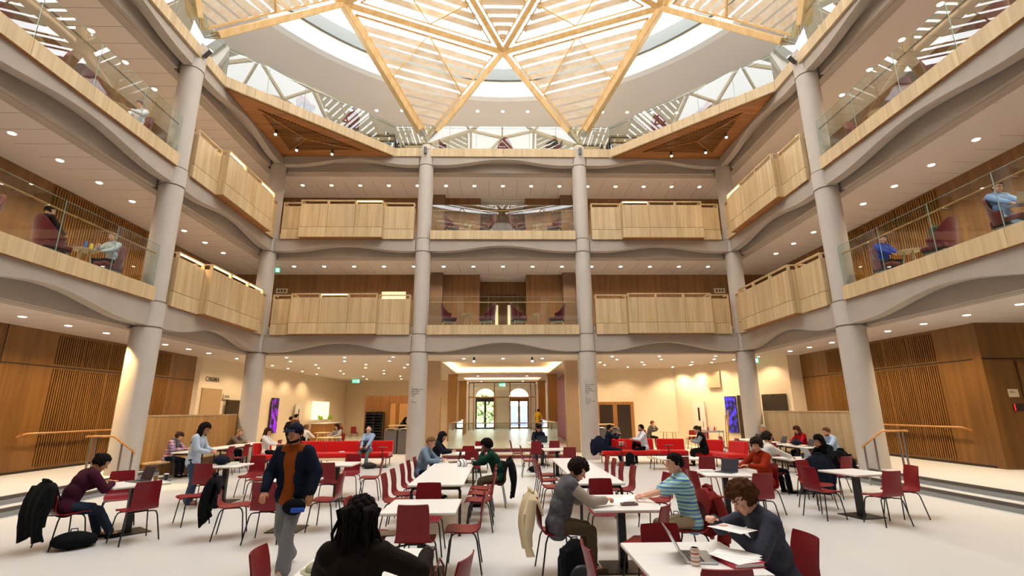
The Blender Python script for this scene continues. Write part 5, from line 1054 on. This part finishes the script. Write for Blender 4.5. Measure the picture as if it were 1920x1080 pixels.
        if hair == 'dread':
            for i in range(150):
                a = i*2.39996; r_ = .35+.65*((i % 7)/6); x, y = math.sin(a)*.095*r_, math.cos(a)*.1*r_-.015
                if y > .055: continue
                p0 = H+R @ V(x, y, .1-.06*r_*r_); p1 = H+V(x*1.08, y*1.1, -.02+rr.uniform(-.02, .02)); l = rr.uniform(.08, .26); p1 = p1+V(rr.uniform(-.02, .02), rr.uniform(-.02, .01), 0); p2 = p1+V(x*.25+rr.uniform(-.02, .02), y*.2, -l*.6); p3 = p2+V(rr.uniform(-.03, .03), rr.uniform(-.02, .02), -l*.5)
                b.tube([p0, p0.lerp(p1, .5)+R @ V(x*.3, y*.25, .02), p1, p2, p3], [.013, .013, .012, .011, .006], 7)
        o = b.build('hair', hm, body)
        if hair == 'dread': o.data.polygons.foreach_set('use_smooth', [True]*len(o.data.polygons))
        elif hair == 'curly': rem(o, .0065, 0, .02, TEXH)
        else: rem(o, (.008, .011, .018)[q], 1, .022 if hair == 'mop' else .014, TEXH)
    if cap:
        m = MB(); m.ball(H+R @ V(0, -.008, .045), (.09, .106, .08), 18, 10, R); m.obox(H+R @ V(0, .125, .045), R @ V(.06, 0, 0), R @ V(0, .05, -.01), R @ V(0, 0, .004)); o = m.build('cap', cap, body, smooth=True)
    if hood:
        m = MB(); m.ball(H+R @ V(0, -.03, .0), (.105, .1, .13), 16, 10, R); m.cone(H+R @ V(0, -.05, -.08), Nb, .09, .11); o = m.build('hood', top, body); rem(o, cv, 4, .01)
    if glasses:
        m = MB()
        for s in (-1, 1): m.tube([H+R @ V(s*.032+.019*math.cos(a), .103, .006+.016*math.sin(a)) for a in [2*PI*j/12 for j in range(13)]], .0018, 5); m.tube([H+R @ V(s*.05, .1, .01), H+R @ V(s*.08, .0, .0)], .0018, 5)
        m.build('glasses', M_dark, body)
    if phones:
        m = MB(); m.tube([H+R @ V(.1*math.cos(a), -.005, .02+.105*math.sin(a)) for a in [PI*j/12 for j in range(13)]], .011, 8); [m.ball(H+R @ V(s*.092, -.003, -.01), (.024, .036, .042), 14, 8, R) for s in (-1, 1)]; m.build('headphones', M_dark, body, smooth=True)
    # clothes
    top = top or M_bc; legs = legs or M_navy; g = loose
    b = MB(); torso(b, g); b.cone(Nb-V(0, 0, .03), Nb+dr(la)*.025, .06+g*.5, .054+g*.3, 12)
    for i in range(2):
        S0, el, wr = arms[i]
        if sleeve == 'long': b.cone(S0, el, .052*k+g, .041*k+g*1.1); b.cone(el, el.lerp(wr, .94), .041*k+g, .028*k+g)
        elif sleeve == 'short': b.cone(S0, S0.lerp(el, .95), .056*k+g, .053*k+g*1.3)
        else: b.ball(S0, .05+g*.6, 8, 6)
    b.cone(P+V(-.05, 0, -.03), P+V(.05, 0, -.03), .11*k+g, .11*k+g, 12)
    o = b.build('sweater' if sleeve == 'long' else 'shirt', top, body); rem(o, cv, 3, .016)
    if sleeve == 'short' and vest is None and scarf is None and q == 0 and 'white_undershirt' in MATS:
        b = MB(); [b.cone(a[0].lerp(a[1], .7), a[1], .047, .042) or b.cone(a[1], a[1].lerp(a[2], .93), .042, .031) for a in arms]; rem(b.build('undershirt_sleeves', MATS['white_undershirt'], body), .011, 2, .01)
    if vest:
        b = MB(); torso(b, g+.012); b.cone(P+V(-.05, 0, -.05), P+V(.05, 0, -.05), .115*k+g, .115*k+g, 12); rem(b.build('vest', vest, body), cv, 3, .014)
    if jacket:
        b = MB()
        for s in (-1, 1):
            b.ball(Ch+V(s*.1, -.02, 0), (.1, .15, .17), 14, 10); b.ball(Wst+V(s*.105, -.02, -.02), (.095, .15, .17), 14, 10); b.ball(P+V(s*.11, -.02, .0), (.1, .155, .14), 14, 10)
        b.ball(Ch+V(0, -.06, 0), (.15, .09, .17), 14, 10); b.ball(P+V(0, -.06, .03), (.15, .09, .17), 14, 10); b.cone(Sh[0], Sh[1]-V(0, .0, 0), .07, .07, 12); b.cone(Nb+V(0, -.035, 0), Nb+V(0, -.03, .03), .07, .065)
        for i in range(2): S0, el, wr = arms[i]; b.cone(S0, el, .088, .075); b.cone(el, el.lerp(wr, .92), .075, .055)
        rem(b.build('jacket', jacket, body), cv, 3, .022)
    if scarf: b = MB(); b.tube([Nb+V(.085*math.cos(a), .075*math.sin(a)+.01, .035+.012*math.sin(3*a)) for a in [2*PI*j/14 for j in range(15)]], .036, 8); b.cone(Nb+V(.03, .09, .02), Nb+V(.04, .12, -.18), .035, .03); rem(b.build('scarf', scarf, body), .013, 2, .01)
    b = MB(); b.ball(P+V(0, 0, -.01), (.152*k+.012, .115*k+.012, .1), 14, 10); b.cone(P+V(-.06, 0, -.02), P+V(.06, 0, -.02), .1, .1)
    for i, s in enumerate((-1, 1)): hp_, kn, an = lg[i]; b.cone(hp_, kn, .088*k+.004*standing, .066*k+.008*standing); b.cone(kn, an+V(0, 0, .01-.02*standing), .066*k+.008*standing, .058*k if not standing else .085*k)
    rem(b.build('trousers', legs, body), cv, 3, .018)
    for i, s in enumerate((-1, 1)):
        hp_, kn, an = lg[i]; d = (V(an.x-kn.x, an.y-kn.y, 0)*.2+V(s*.05, 1, 0)).normalized(); f = -.085-fz[i]+0; bz = an.z-.05
        b = MB(); b.cone(an+V(0, -.03, -.045), an+d*.06+V(0, 0, -.045), .036, .038); b.cone(an+d*.06+V(0, 0, -.048), an+d*.15+V(0, 0, -.056), .038, .03); o = b.build('shoe', shoe or M_bc, body); rem(o, max(.01, vox), 2)
    body['_h'] = 0; del body['_h']; return body
MC = lambda n_, c, **k_: mat(n_, c, .88, bump=.3, bscale=140, noise_amt=.08, **k_)
DEN = mat('blue_denim', '#3e4f66', .9, bump=.3, bscale=200, noise_amt=.2, nscale=5); DEND = MC('dark_denim', '#27303f'); LBL = MC('light_jeans', '#8494a8'); GRY = MC('grey_cloth', '#77787a'); KHA = MC('khaki_cloth', '#5b4f3a')
mat('white_undershirt', '#d8cdc2', .9, bump=.3, bscale=100)
person('woman with a black bun in a plum sweater bent over a yellow book', off(-6.24, 7.6, 62, .02)+(0,), 62, lean=34, head=(30, 0), hands=((-.12, .42, .765), (.12, .44, .765)), feet=((-.02, .42), (.16, .5)), top=MC('plum_knit', '#3d1527'), legs=DEND, hair='bun', hcol='#15100f', skin='tan', q=0)
person('woman in a pastel checked fleece with a grey scarf on the left bench', (-9.62, 15.0, 0), 0, lean=20, head=(32, 0), hands=((-.12, .42, .77), (.12, .42, .77)), top=striped('pastel_check', ['#8c5a86', '#c9a3a0', '#3f4f86', '#d8c8b8', '#b0708c'], 'z', .16, ('x', ['#5a6aa8', '#d0b4a8', '#7a3f6a'], .13)), legs=M_navy, hair='bun', hcol='#3a2820', q=1, scarf=MC('scarf_grey', '#5a5f5a'))
person('standing woman with long dark hair in a pale blue top and flared jeans', (-6.4, 10.72, 0), 10, seat=.84, standing=True, lean=7, head=(28, 0), pelvis_y=0, hands=((-.1, .3, 1.02), (.08, .3, 1.0)), feet=((-.1, -.04), (.1, .05)), top=MC('ice_blue_knit', '#b9c6d6'), legs=DEN, shoe=mat('pink_trainer', '#c77a74', .6), hair='long', hcol='#17100e', skin='tan', q=0)
person('fair-haired man in a brown sweater leaning on the left bench table', (-9.62, 18.2, 0), 0, lean=38, head=(5, 0), hands=((-.1, .55, .77), (.12, .6, .77)), top=MC('taupe_knit', '#6d5f50'), legs=M_navy, hair='short', hcol='#8a6a44', q=1)
person('young woman in a white blouse curled on the corner of the left sofa', (-7.8, 17.1, 0), 8, lean=-8, head=(22, 0), hands=((-.08, .28, .75), (.1, .28, .75)), top=MC('white_blouse', '#e6e0d8'), legs=M_bc, hair='long', hcol='#3a2318', q=1)
person('walking man in a dark cap, navy jacket and grey trousers', (-2.62, 6.42, 0), -98, seat=.84, standing=True, lean=4, head=(4, 0), pelvis_y=0, hands=((-.3, .12, .86), (.2, .26, .9)), feet=((-.12, .26), (.12, -.28)), fz=(0, .02), top=MC('rust_jersey', '#8a4314'), legs=GRY, shoe=mat('grey_trainer', '#9a8c84', .6), hair='short', hcol='#17110e', cap=M_navy, jacket=mat('navy_quilt', '#121a2a', .85, bump=.3, bscale=30), skin='tan', q=0, k=1.03, beard=True)
person('bald older man in a pale blue shirt with a laptop on the left sofa', (-4.65, 17.6, 0), -95, lean=-4, head=(14, 0), hands=((-.1, .3, .66), (.1, .3, .66)), feet=((-.12, .42), (.1, .4)), top=MC('pale_blue_cotton', '#9fb4d0'), legs=MC('teal_grey', '#5d7078'), hair='balding', hcol='#b9b0a6', skin='pink', q=1, glasses=True)
t = thing('sling_bag', 'black and blue pouch hanging at the hip of the walking man', 'bag', (-2.5, 6.2, .72), .2); MB().ball((0, 0, 0), (.13, .07, .09), 14, 10).build('body', M_bc, t, smooth=True); MB().box(-.02, .13, -.085, -.06, -.05, .0).build('flap', mat('bright_blue', '#1c4fc0', .5), t, bevel=.01)
laptop(-4.68, 17.28, .6, 90, 'grey laptop on the knees of the bald man', mat('grey_lid', '#68656a', .4, .5), 100)
person('light-haired man in a grey-blue shirt and glasses at the long table', (-1.78, 11.15, 0), -8, lean=18, head=(24, 0), hands=((-.12, .42, .77), (.14, .4, .77)), top=MC('chambray', '#74879c'), legs=M_navy, hair='short', hcol='#7d5836', q=1, glasses=True)
person('woman with long black hair in a dark padded coat beyond the long table', (-1.78, 13.4, 0), 0, lean=16, head=(22, 0), hands=((-.12, .4, .77), (.12, .4, .77)), top=MC('ink_coat', '#171c26'), legs=M_bc, hair='long', hcol='#11131c', skin='olive', q=1)
person('black-haired man in a green sweater resting his chin on his hand', (-.15, 10.2, 0), 178, lean=26, head=(14, 0), hands=((-.02, .3, .98), (.16, .5, .77)), top=MC('bottle_green_knit', '#12382a'), legs=KHA, hair='mop', hcol='#120d0b', skin='brown', q=1)
person('man in a black cap and navy sweater behind a dark laptop', (1.25, 18.2, 0), -90, lean=8, head=(14, 0), hands=((-.12, .4, .77), (.12, .4, .77)), top=M_navy, legs=DEN, hair='short', hcol='#14100e', cap=M_bc, q=1)
person('student in an acid-washed denim vest writing at the near right table', (.6, 6.15, 0), 6, lean=24, head=(34, 0), hands=((-.02, .42, .77), (.16, .5, .785)), feet=((-.1, .3), (.1, .34)), top=MC('oat_fleece', '#a3978a'), legs=KHA, shoe=KHA, vest=mat('acid_denim', '#5a5a5e', .9, noise_amt=.6, nscale=26, bump=.3, bscale=90), hair='mop', hcol='#251a14', q=0, grip=1.1)
person('student in a blue and green striped t-shirt turned to the left', (2.14, 6.25, 0), 176, lean=14, head=(4, 8), hands=((.0, .52, .77), (.22, .45, .77)), top=striped('blue_green_stripe', ['#7f9fd0', '#9fd0b4', '#4c6db4', '#a9d8bc'], 'z', .085), legs=MC('sand_chino', '#9a876c'), hair='short', hcol='#17110e', skin='fair', q=0, sleeve='short', loose=.02)
person('curly-haired student in a slate sweatshirt sorting papers', (2.08, 4.2, 0), 186, lean=22, head=(36, 0), hands=((-.05, .36, .86), (.14, .42, .92)), top=MC('slate_sweat', '#41434f'), legs=MC('slate_sweat', '#41434f'), hair='curly', hcol='#4a2c16', skin='pink', q=0, grip=.9, loose=.02)
sheets(1.72, 4.12, .9, 30, 'curled white sheet held by the curly-haired student', 1)
person('person with dreadlocks in a dark brown top, back to the camera', (-.95, 3.22, 0), 88, lean=6, head=(12, 0), hands=((-.25, .4, .77), (.38, .3, .9)), top=mat('black_brown_top', '#1f1713', .87, bump=.2, bscale=30), legs=M_bc, hair='dread', hcol='#17100c', skin='dark', q=0, loose=.022)
person('dark-bearded man in a navy suit eating on the right sofa', (3.62, 17.6, 0), 2, lean=10, head=(4, 0), hands=((-.08, .3, .98), (.1, .36, .96)), feet=((-.06, .42), (.14, .38)), top=M_navy, legs=mat('navy_trouser', '#1c2238', .85), hair='short', hcol='#120e0c', skin='olive', q=1, beard=True)
person('man in a white shirt with his leg crossed on the right sofa', (4.85, 17.6, 0), 182, lean=10, head=(-2, 0), hands=((-.1, .38, .82), (.12, .36, .8)), feet=((-.02, .3), (.2, .32)), fz=(0, .22), top=MC('white_oxford', '#dfe2ea'), legs=M_bc, hair='short', hcol='#120e0c', skin='olive', q=1, beard=True)
person('man in a checked dark shirt at the round table in the right foyer', (7.2, 24.9, 0), 0, lean=22, head=(12, 0), hands=((-.08, .42, .79), (.06, .3, 1.0)), top=striped('dark_check', ['#2a2622', '#57504a', '#1c1a18'], 'z', .1, ('x', ['#2a2622', '#6a625a'], .09)), legs=M_bc, hair='short', hcol='#5a2f1e', q=2)
person('young man in a black vest over grey sleeves looking at his phone', (6.55, 16.7, 0), 168, lean=14, head=(26, 0), hands=((-.06, .34, .78), (.06, .34, .78)), top=MC('heather_grey', '#8b8c90'), vest=M_bc, legs=M_bc, hair='short', hcol='#2c231e', q=1)
person('grey-haired person in a dark shirt on the right bench', (9.62, 18.2, 0), 180, lean=26, head=(22, 0), hands=((-.12, .42, .77), (.12, .4, .77)), top=MC('ink_cotton', '#1c2026'), legs=M_bc, hair='short', hcol='#9a9182', q=1)
person('long-haired woman in a red blouse on the right bench', (9.62, 16.2, 0), 184, lean=18, head=(26, 0), hands=((-.12, .42, .77), (.12, .4, .77)), top=MC('scarlet_blouse', '#a01218'), legs=M_bc, hair='long', hcol='#3a2218', q=1)
person('bearded man in a pale blue shirt on the right bench', (9.62, 14.7, 0), 180, lean=20, head=(16, 0), hands=((-.14, .46, .77), (.14, .44, .77)), top=MC('pale_blue_cotton', '#9fb4d0'), legs=M_navy, hair='short', hcol='#5a3a20', q=1, beard=True)
person('black-haired woman with a headband in a black sweater by the right column', (7.4, 11.5, 0), 184, lean=28, head=(26, 0), hands=((-.14, .4, .77), (.05, .3, .92)), top=M_bc, legs=M_bc, hair='long', hcol='#0d0b0c', skin='olive', q=1)
person('woman in a white sweater and glasses with her dark hair up', (5.8, 11.3, 0), 6, lean=10, head=(10, 0), hands=((-.1, .34, .84), (.16, .46, .77)), feet=((-.08, .36), (.1, .4)), top=MC('white_rib_knit', '#d9d5ca'), legs=M_bc, hair='bun', hcol='#241812', q=1, glasses=True)
person('person in a rust sweater and black headphones facing a laptop', (4.66, 9.27, 0), 196, lean=12, head=(12, 20), hands=((-.1, .4, .82), (.14, .42, .79)), top=MC('burnt_orange_knit', '#8f2a10'), legs=LBL, hair='mop', hcol='#2a1b14', q=1, phones=True)
# the foyer
person('woman in a white top seen from behind in the left foyer', (-8.0, 20.7, 0), 75, lean=8, head=(10, 0), top=MC('white_blouse', '#e6e0d8'), legs=M_bc, hair='bun', hcol='#6a4a30', q=2); person('dark-haired woman in a grey top at the round table in the left foyer', (-7.15, 22.3, 0), 240, lean=14, head=(16, 0), top=MC('heather_grey', '#8b8c90'), legs=M_bc, hair='long', hcol='#1a1310', q=2)
chair(-8.0, 20.7, 75, P_+'with a dark coat behind the left sofa'); chair(-7.15, 22.3, 240, P_+'under the grey-topped woman in the left foyer'); draped(-8.0, 20.7, 75, 'dark coat on the chair of the woman in the white top', M_bc, seed=12); 
person('standing person in a brown coat by the purple screen, right of two', (-9.6, 23.6, 0), 60, seat=.86, standing=True, pelvis_y=0, lean=2, head=(2, 0), hands=((-.2, .05, .85), (.2, .05, .85)), feet=((-.1, 0), (.1, 0)), top=MC('brown_coat', '#4a3528'), legs=M_bc, hair='short', hcol='#17110e', q=2, k=1.04); person('standing person in a dark coat by the purple screen, left of two', (-9.95, 23.9, 0), 70, seat=.8, standing=True, pelvis_y=0, lean=2, head=(2, 0), hands=((-.2, .05, .8), (.2, .05, .8)), feet=((-.1, 0), (.1, 0)), top=M_bc, legs=M_bc, hair='short', hcol='#17110e', q=2, k=.97)
person('small seated figure in black far back in the left foyer', (-8.7, 33.2, 0), 60, top=M_bc, legs=M_bc, hair='short', hcol='#17110e', q=2); person('person in a black hood leaning over the kiosk counter', (-4.9, 24.1, 0), -10, seat=.82, standing=True, pelvis_y=0, lean=30, head=(28, 0), hands=((-.12, .4, 1.18), (.12, .4, 1.18)), feet=((-.1, 0), (.1, 0)), top=M_bc, legs=M_bc, hair='none', hood=True, q=2)
person('small figure in yellow standing by the entrance', (2.35, 33.5, .3), 60, seat=.8, standing=True, pelvis_y=0, lean=6, head=(8, 0), hands=((-.12, .3, 1.0), (.12, .3, 1.0)), feet=((-.1, 0), (.1, 0)), top=MC('yellow_cotton', '#e0b93a'), legs=M_bc, hair='short', hcol='#3a1a12', q=2)
# the galleries
AR = ((-.28, .1, .66), (.28, .1, .66))
person('grey-haired man in a pale patterned jumper on the first floor, left', (-10.2, 12.3, 5.06), -92, lean=6, head=(8, 0), hands=((-.1, .36, .68), (.1, .3, .85)), top=MC('pale_jumper', '#b4bcc2'), legs=M_bc, hair='short', hcol='#b0a090', q=1)
person('dark-haired person in a wide burgundy armchair on the first floor, left', (-10.25, 10.5, 5.06), 78, lean=-2, head=(10, 0), hands=((-.1, .3, .7), (.1, .3, .7)), top=M_bc, legs=M_bc, hair='short', hcol='#17110e', q=1)
person('young man in a bright blue jacket reading on the first floor, right', (10.2, 12.3, 5.06), -88, lean=4, head=(24, 0), hands=((-.1, .34, .66), (.1, .34, .66)), top=MC('royal_blue', '#153a9a'), legs=M_bc, hair='short', hcol='#17110e', q=1)
person('man in a light blue shirt with a laptop on his knees, first floor right', (10.2, 9.1, 5.06), -100, lean=-2, head=(18, 0), hands=((-.1, .36, .66), (.1, .36, .66)), feet=((-.1, .55), (.12, .6)), top=MC('sky_blue_cotton', '#8aa6d4'), legs=LBL, hair='short', hcol='#1c1512', q=1, glasses=True)
laptop(10.15, 8.72, 5.66, -100, 'silver laptop on the knees of the man on the first floor', M_silver); backpack(10.15, 10.6, 5.5, 0, 'olive rolltop bag on the first-floor armchair, right', M_olive, 1.1)
side_table(10.3, 8.0-.6, 5.06, 'round three-legged table beside the man with the laptop, first floor right')
for i, (x, m, h, l) in enumerate(((-10.1, '#2a5aa8', .2, 'blue bottle'), (-10.0, '#d8c22a', .16, 'yellow tumbler'), (-10.25, '#a8442a', .12, 'terracotta mug'))): tag(MB().lathe((x, 11.45+.06*(i-1), 5.06+.555), [(.034, 0), (.036, h*.8), (.02, h)], 14).build('drink_bottle' if i < 2 else 'mug', mat('vessel_%d' % i, m, .3), smooth=True), l+' on the round table, first floor left', 'drink')
person('person in a white shirt with a phone in an armchair, second floor left', (-10.2, 12.3, 9.0), -92, lean=2, head=(18, 0), hands=((-.06, .34, .8), (.08, .34, .8)), top=MC('white_oxford', '#dfe2ea'), legs=MC('blue_grey_trouser', '#3a4258'), hair='short', hcol='#6a5a50', q=2)
person('person in a pale shirt at the left diagonal glass of the top floor', (-5.1, 19.95, 12.76), -150, lean=20, head=(14, 0), hands=((-.12, .35, .8), (.12, .35, .8)), top=MC('pale_jumper', '#b4bcc2'), legs=M_bc, hair='short', hcol='#4a2c20', q=2)
person('dark-haired person seated behind the back glass of the top floor', (2.4, 20.05, 12.76), 180, lean=6, head=(8, 0), top=M_bc, legs=M_bc, hair='short', hcol='#17110e', q=2)
draped(-5.1, 19.95, -150, 'black coat on a chair at the left diagonal glass, top floor', M_bc, z=12.76); draped(5.15, 19.9, -30, 'navy coat on a chair at the right diagonal glass, top floor', M_navy, z=12.76); chair(-5.1, 19.95, -150, P_+'on the top floor under the black coat', z=12.76); chair(5.15, 19.9, -30, P_+'on the top floor under the navy coat', z=12.76)
draped(3.45, 17.9, 60, 'dark blue coat thrown over the left end of the right sofa', M_navy, seed=14)
